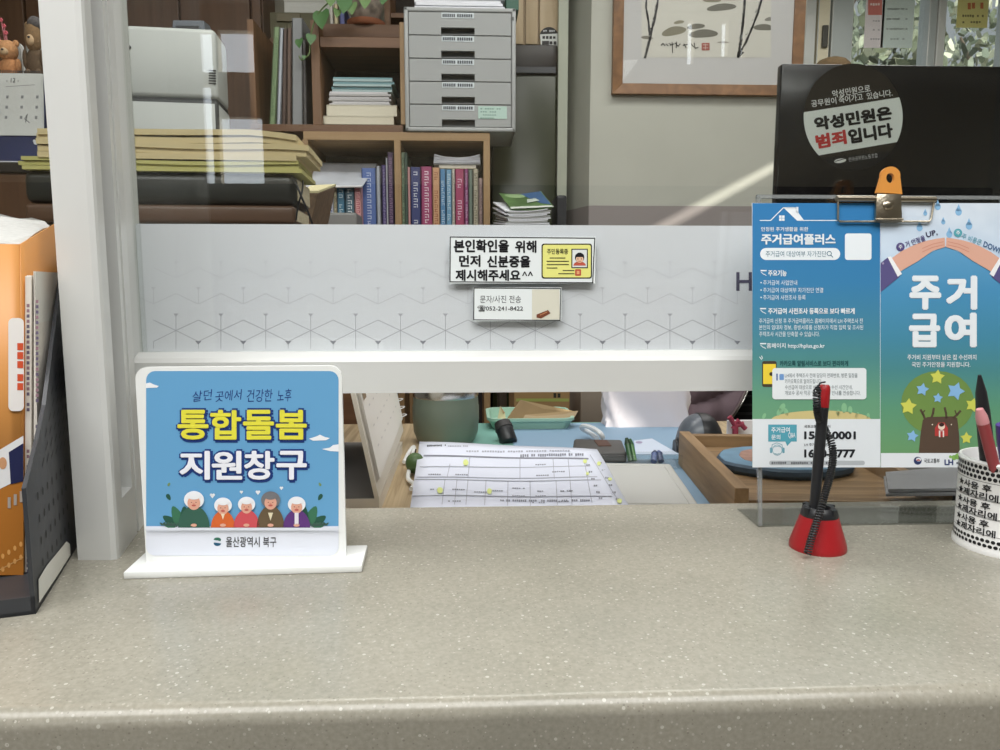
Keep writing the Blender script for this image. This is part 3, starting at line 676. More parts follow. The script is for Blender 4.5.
for y, s_, x1 in ((280.2, '주거급여 사업안내', 797), (287.7, '주거급여 대상여부 자가진단 연결', 823), (295, '주거급여 사전조사 등록', 805.5)):
    pr.ell(761, y+2.4, .7, .7, WH, 2, n=8); pr.tbox(s_, 763, y, x1, y+5, WH, 2, .004)
icon(760, 308); pr.tbox('주거급여 사전조사 등록으로 보다 빠르게', 768, 308, 854.5, 314.2, WH, 2, .03)
pr.tbox('주거급여 신청 후 주거급여플러스 홈페이지에서 LH 주택조사 전', 759, 318.3, 862.5, 323.4, WH, 2, .002)
pr.tbox('본인의 임대차 정보, 증빙서류를 신청자가 직접 입력 및 조사된', 759, 325, 863, 330, WH, 2, .002); pr.tbox('주택조사 시간을 단축할 수 있습니다.', 759, 331.5, 819.5, 336.6, WH, 2, .002)
icon(760, 343); pr.tbox('홈페이지 http://hplus.go.kr', 766.5, 343, 824.5, 349, WH, 2, .012)
pr.rrect(762, 361, 776.5, 387, 2, (70, 62, 50), 2); pr.rect(763, 364, 775.6, 384, (232, 204, 64), 3); pr.ell(771.5, 374, 2.4, 2, (60, 50, 40), 4); pr.line([(759.5, 357), (761.5, 359.5)], .7, WH, 2); pr.line([(761.5, 355.8), (762.4, 358.6)], .7, WH, 2)
pr.tbox('카카오톡 알림서비스로 보다 편리하게', 779.5, 360.5, 848, 366.3, (38, 84, 86), 2, .03)
pr.rrect(772, 368, 866, 399.3, 3, (222, 228, 230), 5)
pr.rrect(779, 374, 783.5, 380, .8, (110, 150, 200), 6); pr.rect(776, 373.6, 777.3, 380.5, (60, 90, 150), 6)
for y, s_, x1 in ((373.2, 'LH에서 주택조사 전에 담당자 전화번호, 방문 일정을', 857), (379, '카카오톡으로 알려드립니다.', 821.5), (385, '수선급여 대상으로 선정된 경우 수선 시간안내,', 852), (390.6, '개보수 공사 착공 및 준공 내용 안내를 전송합니다.', 860)):
    pr.tbox(s_, 784.5, y, x1, y+4.6, (96, 110, 116), 6, .0)
pr.ell(821, 420, 50, 9.5, (200, 186, 130), 2, 180, 360)
for cx, cy, s_ in ((782, 408, 5), (779, 412, 4), (786, 412, 4), (844, 408, 5), (850, 410, 4), (838, 413, 3.5), (764, 416, 3), (868, 416, 3), (857, 415, 3)): pr.ell(cx, cy, s_*.55, s_, (132, 182, 140), 2, rot=.4*((cx*7) % 3-1)); 
pr.rect(752.3, 419, 880, 467.3, (218, 224, 228), 3)
pr.poly([(768, 424.5), (796.5, 424.5), (796.5, 441.5), (791, 441.5), (787, 446), (785, 441.5), (768, 441.5)], (84, 158, 176), 4)
pr.tbox('주거급여', 771, 427, 789.5, 432.6, WH, 5, .02); pr.tbox('문의', 771, 434.5, 780, 439.6, WH, 5, .02); pr.tbox('Q&A', 788, 432.5, 795, 438.5, WH, 5, .01)
TE = (112, 164, 180)
pr.line([(777+4.8*math.cos(k*.52), 450+5.2*math.sin(k*.52)) for k in range(13)], .55, TE, 4); pr.line([(771.2, 449), (772, 444.5), (776.5, 442.8), (781.6, 444.5), (782.6, 449)], .6, TE, 4); pr.rrect(769.6, 447.5, 772, 453, 1, TE, 4); pr.rrect(782, 447.5, 784.4, 453, 1, TE, 4); pr.line([(774.5, 453.2), (777, 454.2), (779.2, 453.2)], .5, TE, 4); pr.line([(772.5, 447.2), (778, 446), (781.5, 447.5)], .5, TE, 4)
pr.tbox('국토교통부 콜센터', 804, 424.8, 830, 428, (70, 74, 78), 4, .01); pr.tbox('1599-0001', 803.8, 431.2, 855.5, 439.3, (36, 38, 42), 4, .045)
pr.tbox('LH 주거급여 콜센터', 804, 443, 830, 446.2, (70, 74, 78), 4, .01); pr.tbox('1600-0777', 803.8, 449.2, 855, 457.6, (36, 38, 42), 4, .045)
pr.rrect(769, 460.6, 864.5, 465, 2, (176, 182, 186), 4); pr.marks(771, 461.6, 836, 464.2, 30, (96, 100, 104), 5)
pr.build('print', tl_)
tr_, xa, xb = leaflet('housing benefit leaflet page with roof of two hands and big white lettering', 880.2, 1010)
pr = Print(LP, hn)
pr.rect(880.4, 203.2, 1009.8, 467.3, RC, 1)
pr.poly([(880.4, 203.2), (1009.8, 203.2), (1009.8, 290), (990, 271), (968, 256), (945, 246), (922, 256), (900, 272), (880.4, 292)], RS, 2)
DR = (132, 178, 214)
for x, y, s_ in ((958.3, 211, 5), (968.7, 225, 5), (943, 221.5, 3.2), (949, 233.5, 4.6), (919.3, 227, 4.6), (937.5, 206, 4.4), (1003, 213, 4), (925, 213, 3)):
    pr.ell(x, y+s_*.2, s_*.66, s_*.75, DR, 3); pr.poly([(x-s_*.58, y), (x+s_*.58, y), (x, y-s_*1.4)], DR, 3)
SKN = (214, 166, 146)
for sgn in (1, -1):
    X = lambda x: x if sgn == 1 else 945.2*2-x
    Q = lambda pts: [(X(a), b) for a, b in pts]
    sh = Q([(880.4, 263), (888, 257), (899.5, 276.5), (880.4, 292)]); pr.poly([(min(max(a, 880.4), 1009.8), b) for a, b in sh], (88, 82, 128), 4)
    pr.poly(Q([(887, 257), (890.5, 256.5), (901.5, 274), (897.3, 276.8)]), (232, 234, 236), 5)
    pr.poly(Q([(891, 258.5), (900, 252), (909.6, 247), (919, 243), (927, 240.6), (936, 238.8), (944.4, 237.7), (944.8, 247), (940, 248.6), (933, 250.5), (925, 256), (918, 261), (911, 265), (901.5, 270.5), (899.5, 272)]), SKN, 4)
    for d_ in (0, 3.2): pr.line(Q([(922, 252-d_*1.1), (932, 247.5-d_), (943, 245-d_)]), .5, (196, 128, 112), 5)
    pr.ell(X(882.5), 263.5, 1.2, 1.2, (150, 140, 170), 6, n=10) if sgn == 1 else None
PU = (84, 74, 124)
pr.ell(900, 247, 4.2, 4.2, PU, 5); pr.tbox('주', 898, 245, 902, 249, WH, 6, .02)
pr.text('거 안정을', (904, 242), (923.5, 235), (906, 248), PU, 5, .015); pr.text('UP,', (925, 232.5), (936, 229.5), (926.5, 238.5), (52, 48, 80), 5, .02)
pr.ell(957.5, 233, 4.2, 4.2, (84, 160, 172), 5); pr.tbox('주', 955.5, 231, 959.5, 235, WH, 6, .02)
pr.text('주 비용은', (962.5, 233), (982, 240), (960.5, 238.5), (110, 168, 186), 5, .012); pr.text('DOWN', (984, 241), (1003, 249.5), (982.5, 246.5), (44, 84, 130), 5, .02)
for ch, x0, y0, x1, y1 in (('주', 909, 275.5, 941, 310), ('거', 945.5, 275.5, 977, 310), ('급', 908.5, 313.5, 940, 347.5), ('여', 944, 312.5, 976.5, 347.5)): pr.tbox(ch, x0, y0, x1, y1, WH, 3, .05)
pr.tbox('주거비 지원부터 낡은 집 수선까지', 907, 354.5, 976, 360, WH, 3, .012); pr.tbox('국민 주거안정을 지원합니다.', 911.5, 361.8, 970, 367.2, WH, 3, .012)
pr.ell(937.5, 403, 36.5, 32, (110, 140, 74), 2)
BR = (86, 70, 58)
pr.poly([(918.5, 453), (920, 436), (922.5, 420), (927, 417), (952, 416.3), (957, 418), (959, 436), (959.5, 453)], BR, 3)
for x0, y0, x1, y1 in ((925, 420, 920.5, 410), (931, 418, 933.5, 408.5), (946, 418, 944.5, 408), (953, 418, 960, 411)): pr.line([(x0, y0), ((x0+x1)/2+.5, (y0+y1)/2), (x1, y1)], 2.2, BR, 3)
pr.line([(922, 413), (924.5, 410.5)], 1.2, BR, 3); pr.line([(956, 414), (954.8, 410.5)], 1.2, BR, 3); pr.ell(932, 424.5, .7, .7, (220, 210, 190), 4, n=8); pr.ell(951, 424.5, .7, .7, (220, 210, 190), 4, n=8)
pr.poly([(934.5, 436), (934.5, 428), (938, 422.5), (944, 422.5), (947.5, 428), (947.5, 436)], (176, 62, 58), 4); pr.ell(941, 426.3, 3.4, 3.6, (230, 210, 190), 5); pr.ell(941, 424.6, 2.6, 1.9, (60, 40, 36), 6); pr.rect(938.4, 430.5, 943.6, 437, (226, 220, 214), 5); pr.rect(939.8, 431, 942.2, 437, (176, 62, 58), 6)
YE, BL_ = (204, 206, 92), (134, 180, 220)
for x, y, s_, c, ro in ((937, 377, 7.6, YE, .1), (922, 389.5, 6.8, BL_, .2), (955.3, 391, 9.4, BL_, .35), (937.5, 398, 5.2, BL_, .1), (908, 406.5, 8.6, YE, .1), (972, 405, 7.4, YE, .3), (912, 436, 6.2, BL_, .2), (966, 438, 6.2, YE, 0)): pr.star(x, y, s_, c, 4, .55, ro)
pr.rect(880.4, 453, 1009.8, 467.3, (222, 226, 230), 5)
pr.ell(917.2, 460.6, 4, 4, (46, 58, 100), 6); pr.ell(918, 459.4, 2.6, 1.9, (222, 226, 230), 7); pr.ell(917.6, 460.6, 1.9, 1.5, (176, 60, 60), 8, 180, 360)
pr.tbox('국토교통부', 923.5, 458.5, 939, 463, (60, 62, 66), 6, .015); pr.tbox('LH', 943.8, 459.3, 952.6, 465, (46, 60, 112), 6, .04)
for x, y, r_ in ((953.5, 457.5, 2.6), (957.3, 456.3, 3.1), (949.8, 456.6, 1.4)): pr.ell(x, y, r_, r_, (132, 178, 92), 6)
pr.marks(955.5, 461.5, 968, 464.5, 5, (100, 104, 108), 6)
pr.build('print', tr_)
# bulldog clip: wire loop, steel jaw, orange plastic grip
ko = ho + hn*.008
def KP(px, py, d=0.0): return PP(px, py, ko+hn*d, hn)
t = thing('binder_clip', 'steel wire paper clip with orange plastic grip holding the leaflets', 'clip', KP(885, 222))
SW = mat('clip_steel', (176, 166, 148), .3, 1.0, bump=.15, scale=300)
mb = MB(); lp = [KP(*q) for q in ((838, 201), (838, 219.5), (839.5, 221.5), (886, 221.5), (929, 221.5), (931, 219), (934, 201), (934, 199.5))]
mb.tube(lp, .0011, SW, 8); mb.build('wire_loop', t, smooth=True)
mb = MB(); a, b = KP(836.5, 196.2), KP(935, 201.5)
mb.tube([KP(836.5, 198.5), KP(935, 199.5)], .0032, SW, 12); mb.build('roller_bar', t, smooth=True)
mb = MB()
jaw = [KP(877, 194, .004), KP(901.5, 194, .004), KP(902.5, 221.5, .004), KP(875.5, 221.5, .004)]
nn = [p - hn*.004 for p in jaw]; mb.hexa([nn[3], nn[2], jaw[2], jaw[3], nn[0], nn[1], jaw[1], jaw[0]], SW, .0008)
mb.tube([KP(875, 219.3, .0045), KP(903, 219.3, .0045)], .0012, SW, 8)
mb.blob(KP(888.5, 205.5, .0045), (.006, .002, .005), SW, 2, noise=.1); mb.build('jaw', t, smooth=True)
mb = MB(); OR = mat('orange_plastic', (206, 138, 60), .4)
o1 = [(875.6, 193), (878.5, 183), (880.5, 176)] + [(889.8+9.6*math.cos(math.radians(200-a)), 175.5+8.5*math.sin(math.radians(200-a))*-1) for a in range(0, 221, 20)][1:] + [(899.3, 178), (901.2, 194.5), (888, 193.6)]
hole = [(889.3+4.1*math.cos(a*PI/8), 178.4+5.0*math.sin(a*PI/8)) for a in range(16)]
bm = mb.bm; es = []
for lp in (o1, hole):
    vs = [bm.verts.new(KP(x, y, .0015)) for x, y in lp]; es += [bm.edges.new((vs[i], vs[(i+1) % len(vs)])) for i in range(len(vs))]
bmesh.ops.triangle_fill(bm, edges=es, use_beauty=True); mb.mi(OR); mb.build('grip', t, solid=.004)

# ================================================================== COUNTER PEN IN ITS STAND
pc = PZ(817.5, 547.5, 0); RBs = 28.7*pc.y/F_PX
t = thing('pen_stand', 'red conical pen stand with black collar on the counter', 'pen stand', pc)
RED = mat('red_plastic', (158, 26, 32), .38); zc_ = PY(818, 522, pc.y-.02).z; ztp = PY(818, 506, pc.y).z
mb = MB(); mb.lathe([(RBs*.99, 0), (RBs, .002), (RBs*.985, .005), (RBs*.66, zc_), (RBs*.55, zc_+.0002)], pc, RED, 48); mb.build('base', t, smooth=True)
mb = MB(); mb.lathe([(RBs*.66, zc_), (RBs*.645, zc_+.003), (RBs*.55, ztp-.001), (RBs*.5, ztp), (RBs*.38, ztp-.001), (RBs*.30, ztp-.012), (RBs*.28, zc_)], pc, BLACKP, 48)
for a in (-60, 20, 120, 200): q = math.radians(a); mb.box(-.0028, -.002, 0, .0028, .002, ztp-zc_, BLACKP, .0008, M=Matrix.Translation(pc+Vector((RBs*.58*math.cos(q), RBs*.58*math.sin(q), zc_))) @ Matrix.Rotation(q+PI/2, 4, 'Z'))
mb.build('collar', t, smooth=True)
pb, pt = pc+Vector((-.001, 0, zc_-.004)), PY(825, 384.5, pc.y+.012)
pb.x = PY(813.5, 515, pc.y).x
t = thing('counter_pen', 'black counter pen with red cap standing in the red holder', 'pen', pb)
d = (pt-pb).normalized(); Lp = (pt-pb).length
def al(s): return pb + d*s
mb = MB(); mb.tube([al(0), al(Lp*.3), al(Lp*.83)], [.0044, .0048, .0051], BLACKP, 16); mb.build('barrel', t, smooth=True)
mb = MB(); mb.tube([al(Lp*.83), al(Lp*.835), al(Lp*.96), al(Lp*.985), al(Lp)], [.0052, .0054, .0052, .0048, .0036], RED, 16); mb.build('cap', t, smooth=True)
# coiled cord
CT = pc.y
ctrl = [PY(825, 382, CT+.010), PY(820, 383.5, CT), PY(817.5, 390, CT-.004), PY(816.8, 397, CT-.006), PY(817, 408, CT-.004), PY(819.5, 420, CT+.006), PY(825, 430, CT+.016), PY(831.5, 443, CT+.012), PY(833, 458, CT+.004),
        PY(830.5, 474, CT-.004), PY(825.5, 492, CT-.014), PY(821, 508, CT-.020), PY(816, 524, CT-.024), PY(811, 540, CT-.0275), PY(807.5, 553.5, CT-.0315)]
def spl(P, n):
    P = [Vector(p) for p in P]; out = []
    for i in range(len(P)-1):
        p0, p1, p2, p3 = P[max(i-1, 0)], P[i], P[i+1], P[min(i+2, len(P)-1)]
        for k in range(n):
            s_ = k/n; out.append(.5*((2*p1)+(p2-p0)*s_+(2*p0-5*p1+4*p2-p3)*s_*s_+(3*p1-p0-3*p2+p3)*s_**3))
    return out + [P[-1]]
cp = spl(ctrl, 60)
# resample the helix finely enough
def helix(cp, r0, pitch, lead):
    L = [0]
    for a, b in zip(cp, cp[1:]): L.append(L[-1]+(b-a).length)
    n = int(L[-1]/pitch*9); out = []; j = 0
    for i in range(n+1):
        s_ = L[-1]*i/n
        while j < len(L)-2 and L[j+1] < s_: j += 1
        f = (s_-L[j])/max(1e-9, L[j+1]-L[j]); p = cp[j].lerp(cp[j+1], f); tng = (cp[j+1]-cp[j]).normalized()
        u = tng.cross(Vector((0, 1, 0))).normalized(); v = tng.cross(u); g = min(1, max(0, (s_-lead)/.006)); ph = 2*PI*s_/pitch
        out.append(p+r0*g*(math.cos(ph)*u+math.sin(ph)*v))
    return out
mb = MB(); mb.tube(helix(cp, .0030, .0024, .016), .00085, BLACKP, 5); mb.build('coiled_cord', t, smooth=True)

# ================================================================== PEN CUP
cl = PZ(952.5, 547, 0); RC_ = .047; cc = Vector((cl.x+RC_*1.02+.010, cl.y+.002, 0)); HC = PY(962, 458, cc.y).z
t = thing('pen_cup', 'white dotted pen cup with rows of starred black lettering', 'pen cup', cc)
CW = mat('white_enamel', (226, 226, 224), .35)
mb = MB(); mb.lathe([(RC_-.002, .002), (RC_+.0015, 0), (RC_+.0015, .004), (RC_, .006), (RC_, HC-.004), (RC_+.001, HC-.002), (RC_, HC), (RC_-.002, HC), (RC_-.003, HC-.004), (RC_-.003, .004)], cc, CW, 64); mb.build('body', t, smooth=True)
def CYL(u, v): a = u/RC_; return cc + Vector((RC_*math.sin(a), -RC_*math.cos(a), v))
def CN(u, v): a = u/RC_; return Vector((math.sin(a), -math.cos(a), 0))
pr = Print(CYL, CN, .0003)
mmz = lambda py: PY(975, py, cc.y-RC_*.85).z
for row in range(3):
    for i in range(64):
        a = 2*PI*RC_*(i+.5*(row % 2))/64; pr.ell(a, HC-.0055-.0048*row, .0019, .0019, (30, 30, 32), 1, n=12)
        if row < 2: pr.ell(a, .0085+.0046*row, .0019, .0017, (30, 30, 32), 1, n=12)
zt_, zb2 = HC-.0185, .0175; hh = (zt_-zb2)/3
for k in range(3):
    zt = zt_-hh*k
    for zl in (zt, zt-hh+.001): 
        for i in range(48): a0, a1 = -2.5+4.2*i/48, -2.5+4.2*(i+1)/48; pr.poly([(RC_*a0, zl), (RC_*a1, zl), (RC_*a1, zl-.0004), (RC_*a0, zl-.0004)], (70, 72, 76), 1)
    for rr_, s_, wd in ((0, '★사용 후', .038), (1, '★제자리에', .044)):
        for a0 in (-.0865, -.026, .04):
            za = zt-.0020-rr_*hh*.47; vs, fs, (gx0, gx1, gy0, gy1) = glyphs(s_, 0.0); m = ink((34, 34, 38)); ki = pr.mb.mi(m); hgt = hh*.40
            for q_, (dx, dy) in enumerate(((.02, .02), (-.02, .02), (.02, -.02), (-.02, -.02))):
                V = [pr.mb.bm.verts.new(pr.p(a0+(x+dx-gx0)/(gx1-gx0)*wd, za-(gy1-y-dy)/(gy1-gy0)*hgt, 2+.1*q_)) for x, y, z in vs]
                for f in fs:
                    try: q = pr.mb.bm.faces.new([V[i] for i in f]); q.material_index = ki
                    except ValueError: pass
pr.build('print', t)
def cup_pen(label, foot, pts, radii, mats, names, group=None):
    t = thing('pen', label, 'pen', foot); 
    for (a, b), r_, m, n in zip(zip(pts, pts[1:]), radii, mats, names):
        mb = MB(); mb.tube([a, a.lerp(b, .5), b], r_, m, 14); mb.build(n, t, smooth=True)
yq = cc.y-.014
top = PY(979.5, 375, yq); bot = Vector((cc.x-.018, cc.y-.004, .006)); m1 = bot.lerp(top, .56); m2 = bot.lerp(top, .8)
cup_pen('tall black brush pen with pointed tip in the dotted cup', bot, [bot, m1, m2, top], [[.006, .0062, .0064], [.0064, .0062, .0058], [.0057, .0046, .0014]], [BLACKP]*3, ['barrel', 'grip_section', 'tip'])
yq = cc.y-.026
top = PY(979.5, 409, yq); bot = Vector((cc.x-.008, cc.y-.016, .006)); m1 = bot.lerp(top, .9)
cup_pen('reddish pink pen with rounded top in front of the black brush pen', bot, [bot, m1, top], [[.0046, .0048, .0050], [.0052, .0049, .0030]], [mat('red_brown_plastic', (150, 62, 66), .35), mat('pink_plastic', (206, 142, 146), .3)], ['barrel', 'cap'])
top = PY(1003, 424, cc.y-.006); bot = Vector((cc.x+.012, cc.y+.004, .006)); m1 = bot.lerp(top, .7)
cup_pen('purple marker at the right edge of the dotted cup', bot, [bot, m1, top], [[.0068]*3, [.0072, .0072, .006]], [mat('purple_plastic', (88, 62, 140), .35)]*2, ['barrel', 'cap'])

# ================================================================== DESK BEHIND THE COUNTER
ZD = -0.07
DW = wood('desk_light_wood', (158, 136, 104), (200, 180, 146), (110, 4, 60), .5)
DX0, DX1, DY0, DY1 = -1.25, 1.35, YC1+.03, 1.70
t = thing('office_desk', 'light wood grain office desk behind the counter', 'desk', ((DX0+DX1)/2, (DY0+DY1)/2, ZF))
mb = MB(); mb.box(DX0, DY0, ZD-.03, DX1, DY1, ZD, DW, .002); mb.build('desktop', t)
for x in (DX0+.03, DX1-.07):
    for y in (DY0+.03, DY1-.07): mb = MB(); mb.box(x, y, ZF, x+.04, y+.04, ZD-.03, mat('desk_leg_grey', (120, 120, 120), .5)); mb.build('leg', t)
def gpoly(mb, pxs, z0, z1, m):                    # flat slab whose top outline is seen at these pixels
    P = [PZ(x, y, z1) for x, y in pxs]; mb.prism([Vector((p.x, p.y, z0)) for p in P], (0, 0, z1-z0), m); return P
P = [PZ(x, y, ZD+.003) for x, y in ((478, 429), (700, 427.5))]
t = thing('desk_mat', 'pale blue desk mat with green border at the back of the desk', 'desk mat', ((P[0].x+P[1].x)/2, 1.4, ZD))
mb = MB(); mb.box(P[0].x-.07, .96, ZD, .52, DY1-.01, ZD+.0015, mat('mint_mat', (122, 172, 160), .6)); mb.build('border', t)
mb = MB(); mb.box(PZ(512, 440, ZD+.002).x, .98, ZD+.0015, .51, DY1-.025, ZD+.003, mat('blue_mat', (132, 160, 184), .55)); mb.build('sheet', t)
ZM = ZD+.003
# printed form on a paper stack
ZPp = -.037
P = [PZ(*q, ZPp) for q in ((419.5, 441), (597, 448), (630, 506), (410, 508))]
P[0].z = P[1].z = ZPp+.0
t = thing('form_stack', 'stack of white paper forms with printed table lying on the desk', 'papers', ((P[0]+P[2])/2).xy.to_3d()+Vector((0, 0, ZM)))
ex = lambda a, b, f: a+(b-a)*f
near_l, near_r = ex(P[0], P[3], 1.08), ex(P[1], P[2], 1.08)
near_l.y = max(near_l.y, YC1+.035); near_r.y = max(near_r.y, YC1+.035)
mb = MB()
def wave(f, g): return .0012*math.sin(g*7+f*3)+.0008*math.sin(f*9)
mb.prism([Vector((p.x, p.y, ZM)) for p in (near_l, near_r, P[1], P[0])], (0, 0, ZPp-ZM-.006), mat('paper_pile', (206, 208, 214), .8)); mb.build('pile', t)
mb = MB(); grid = [[(lambda q: q + Vector((0, 0, wave(i/12, j/12)-.002)))(ex(ex(near_l, near_r, i/12), ex(P[0], P[1], i/12), j/12)) for i in range(13)] for j in range(13)]
mb.sheet(grid, mat('form_paper', (220, 224, 238), .7)); mb.build('top_sheet', t, smooth=True, solid=.0005)
def FP(u, v):
    q = PZ(u, v, ZPp)
    # height of the waving sheet at that spot
    f = min(1, max(0, (q.x-ex(P[3], P[0], .5).x)/(.30))); 
    A_, B_, C_, D_ = near_l, near_r, P[1], P[0]
    g = (q.y-A_.y)/(D_.y-A_.y); l_ = ex(A_, D_, g); r_ = ex(B_, C_, g); f = (q.x-l_.x)/(r_.x-l_.x)
    return Vector((q.x, q.y, ZPp+wave(f, g)-.002))
pr = Print(FP, Vector((0, 0, 1)), .0009)
LG, DG = (168, 170, 182), (132, 134, 146)
def hl(x0, x1, y0, y1, c=LG, wd=.7):
    n = 14; pr.line([(x0+(x1-x0)*k/n, y0+(y1-y0)*k/n) for k in range(n+1)], wd, c, 1)
hl(424, 588, 454.5, 459, DG, 1.4)
for (x0, y0, x1, y1) in ((420, 465.5, 590, 466), (417, 476.5, 597, 476), (415, 479, 601, 479), (412, 496, 612, 495)): hl(x0, x1, y0, y1)
for x, y0, y1 in ((450, 463, 476), (470, 455, 476), (520, 457, 477), (553, 458, 477), (568, 459, 477), (445, 479, 505), (457, 479, 505), (468, 479, 505), (486, 479, 505), (508, 479, 505), (530, 479, 505), (556, 479, 504), (570, 479, 504)): pr.line([(x, y0), (x+(x-520)*.02, (y0+y1)/2), (x+(x-520)*.04, y1)], .6, LG, 1)
for x0, y0, x1, y1 in ((584, 459, 592, 502), (590, 455, 620, 502)): pr.line([(x0+(x1-x0)*k/6, y0+(y1-y0)*k/6) for k in range(7)], .6, LG, 1)
pr.marks(427, 444.5, 446, 446.5, 14, (60, 62, 70), 1); pr.marks(448, 445.5, 468, 447, 12, LG, 1); pr.marks(466, 450, 570, 452, 40, LG, 1); pr.marks(520, 453.5, 586, 456.5, 30, DG, 1)
for x, y in ((428, 473), (455, 473), (533, 463), (536, 473), (552, 470), (430, 489), (452, 489), (474, 491), (490, 489), (512, 486), (537, 489), (533, 494), (512, 494), (560, 489), (448, 501), (532, 501), (556, 500)): pr.marks(x, y, x+13, y+1.4, 6, DG, 1)
pr.marks(500, 498.5, 590, 501, 44, DG, 1)
YG = (224, 234, 150)
for x, y, w_, h_ in ((463, 459, 5.5, 6), (437, 488, 6, 6.5), (487, 488, 5, 6), (583, 460, 4, 4), (597, 462, 4, 4), (586, 472, 3, 3), (608, 477, 4, 3), (617, 498, 5, 5)): pr.ell(x+w_/2, y+h_/2, w_/2, h_/2, YG, 2, n=12)
for k in range(6): pr.marks(586+2.5*k, 464+6.5*k, 590+2.5*k, 466+6.5*k, 2, DG, 1); pr.marks(598+3.5*k, 462+7*k, 602+3.5*k, 464+7*k, 2, DG, 1)
pr.build('print', t)
# grey plastic document tray
ZT_ = -.052
P = [PZ(*q, ZT_) for q in ((566, 463), (671, 463), (702, 507), (560, 507))]; 
t = thing('document_tray', 'pale grey plastic tray lid beside the white forms', 'tray', (P[2].x, P[2].y, ZM)); t.rotation_euler.z = -math.atan2(P[1].x-P[2].x, P[1].y-P[2].y)
gr = mat('pale_grey_plastic', (196, 196, 192), .45); x0, x1 = PZ(600, 480, ZT_).x-.03, P[2].x; y0, y1 = P[2].y, P[1].y
x0 = max(x0, PZ(622, 480, ZT_).x-.02)-.02
mb = MB(); mb.box(x0, y0, ZM, x1, y1, ZT_, gr, .006, 3); mb.build('body', t, smooth=True)
mb = MB(); fx0, fx1 = x0+.012, x1-.014; yb_ = y1-.02
for a, b in (((fx0, y0+.01), (fx1, y0+.01)), ((fx1, y0+.01), (fx1, yb_)), ((fx1, yb_), (fx0, yb_)), ((fx0, yb_), (fx0, y0+.01))): mb.tube([(*a, ZT_), (*b, ZT_)], .0014, gr, 6)
mb.build('raised_rim', t)
# shallow wooden crate with a painted stone plate
CR = wood('crate_wood', (122, 96, 66), (162, 132, 96), (60, 5, 60), .55)
zt = -.008; a = PZ(735, 488, zt); b = PZ(679, 431, zt)
cx0, cy0, cy1 = a.x, a.y, b.y; TRR = math.atan2(b.x-a.x, b.y-a.y); cx1 = cx0+.27; th = .018; zb = -.062
t = thing('wooden_tray', 'shallow brown wooden tray with jointed corner holding a painted plate', 'tray', (cx0, cy0, ZM)); t.rotation_euler.z = -TRR
mb = MB(); mb.box(cx0, cy0, ZM, cx0+th, cy1, zt, CR, .0012); mb.build('side_board', t); mb = MB(); mb.box(cx1-th, cy0, ZM, cx1, cy1, zt, CR, .0012); mb.build('side_board', t)
CR2 = wood('crate_wood_cross', (118, 92, 62), (158, 128, 92), (5, 60, 60), .55)
mb = MB(); mb.box(cx0+th, cy0+.002, ZM, cx1-th, cy0+.02, -.024, CR2, .0012); mb.build('front_board', t); mb = MB(); mb.box(cx0+th, cy1-.016, ZM, cx1-th, cy1, zt-.004, CR2, .0012); mb.build('back_board', t)
mb = MB(); mb.box(cx0+th, cy0+.02, ZM, cx1-th, cy1-.016, -.032, CR2); mb.build('bottom', t)
pc_ = PZ(775, 452, -.015); pc_ = Vector((pc_.x, (cy0+cy1)/2+.01, -.032))
t = thing('painted_plate', 'round blue and brown painted stone plate lying in the wooden tray', 'plate', pc_)
R1 = pc_.x-PZ(707, 452, -.017).x
mb = MB(); n = 26; rad = [R1*(1+random.uniform(-.03, .03)) for _ in range(n)]
def ringp(k, z): return [pc_+Vector((rad[i]*k*math.cos(2*PI*i/n), rad[i]*k*.78*math.sin(2*PI*i/n), z)) for i in range(n)]
mb.loft([ringp(.93, 0), ringp(.99, .006), ringp(1, .013), ringp(.97, .0165)], mat('slate_edge', (66, 84, 100), .6), True); mb.build('rim', t)
mb = MB(); mb.loft([ringp(.965, .0160), ringp(.955, .0172)], mat('slate_blue_paint', (104, 138, 162), .55, noise=.12, scale=40)); 
bl = mat('terracotta_paint', (158, 122, 108), .6, noise=.2, scale=60); bb = mat('brown_paint', (122, 100, 92), .6, noise=.2, scale=60)
for k, m, z in ((.76, bl, .0177), (.5, bb, .0181), (.2, mat('slate_blue_paint', (104, 138, 162)), .0185)): mb.loft([[p+Vector((.01, 0, 0)) for p in ringp(k*1.0, .0165)], [p+Vector((.01, 0, 0)) for p in ringp(k, z)]], m)
mb.build('painting', t)
# grey folded papers right of it, behind the leaflet stand
z_ = .002
t = thing('grey_document', 'grey folded documents lying behind the leaflet stand near the pen cup', 'papers', PZ(930, 490, z_).xy.to_3d()+Vector((0, 0, ZM)))
P = [PZ(*q, z_) for q in ((884, 468), (908, 497), (1010, 489), (1010, 462))]
P = [PZ(*q, z_) for q in ((884, 472), (906, 499), (1010, 493), (1010, 462))]
GP = mat('grey_paper', (150, 150, 152), .6)
x0, x1 = cx1+.003, cx1+.32; yA, yB_ = cy0+.0, cy1
mb = MB(); A0 = [Vector((p.x, max(p.y, YC1+.04), 0)) for p in P]
for k in range(2): zz0 = .013+.005*k; mb.prism([p+Vector((.004*(k % 2), .003*k, z_-.022+zz0)) for p in A0], (0, 0, .0034), GP)
mb.build('pages', t)
zsup = z_-.0092
mb = MB(); mb.box(cx1+.004, YC1+.045, ZM, cx1+.30, 1.28, zsup, mat('grey_box_file', (84, 80, 76), .6), .003)
tag(mb.build('box_file'), 'grey box file on the desk under the folded grey documents', 'box file')

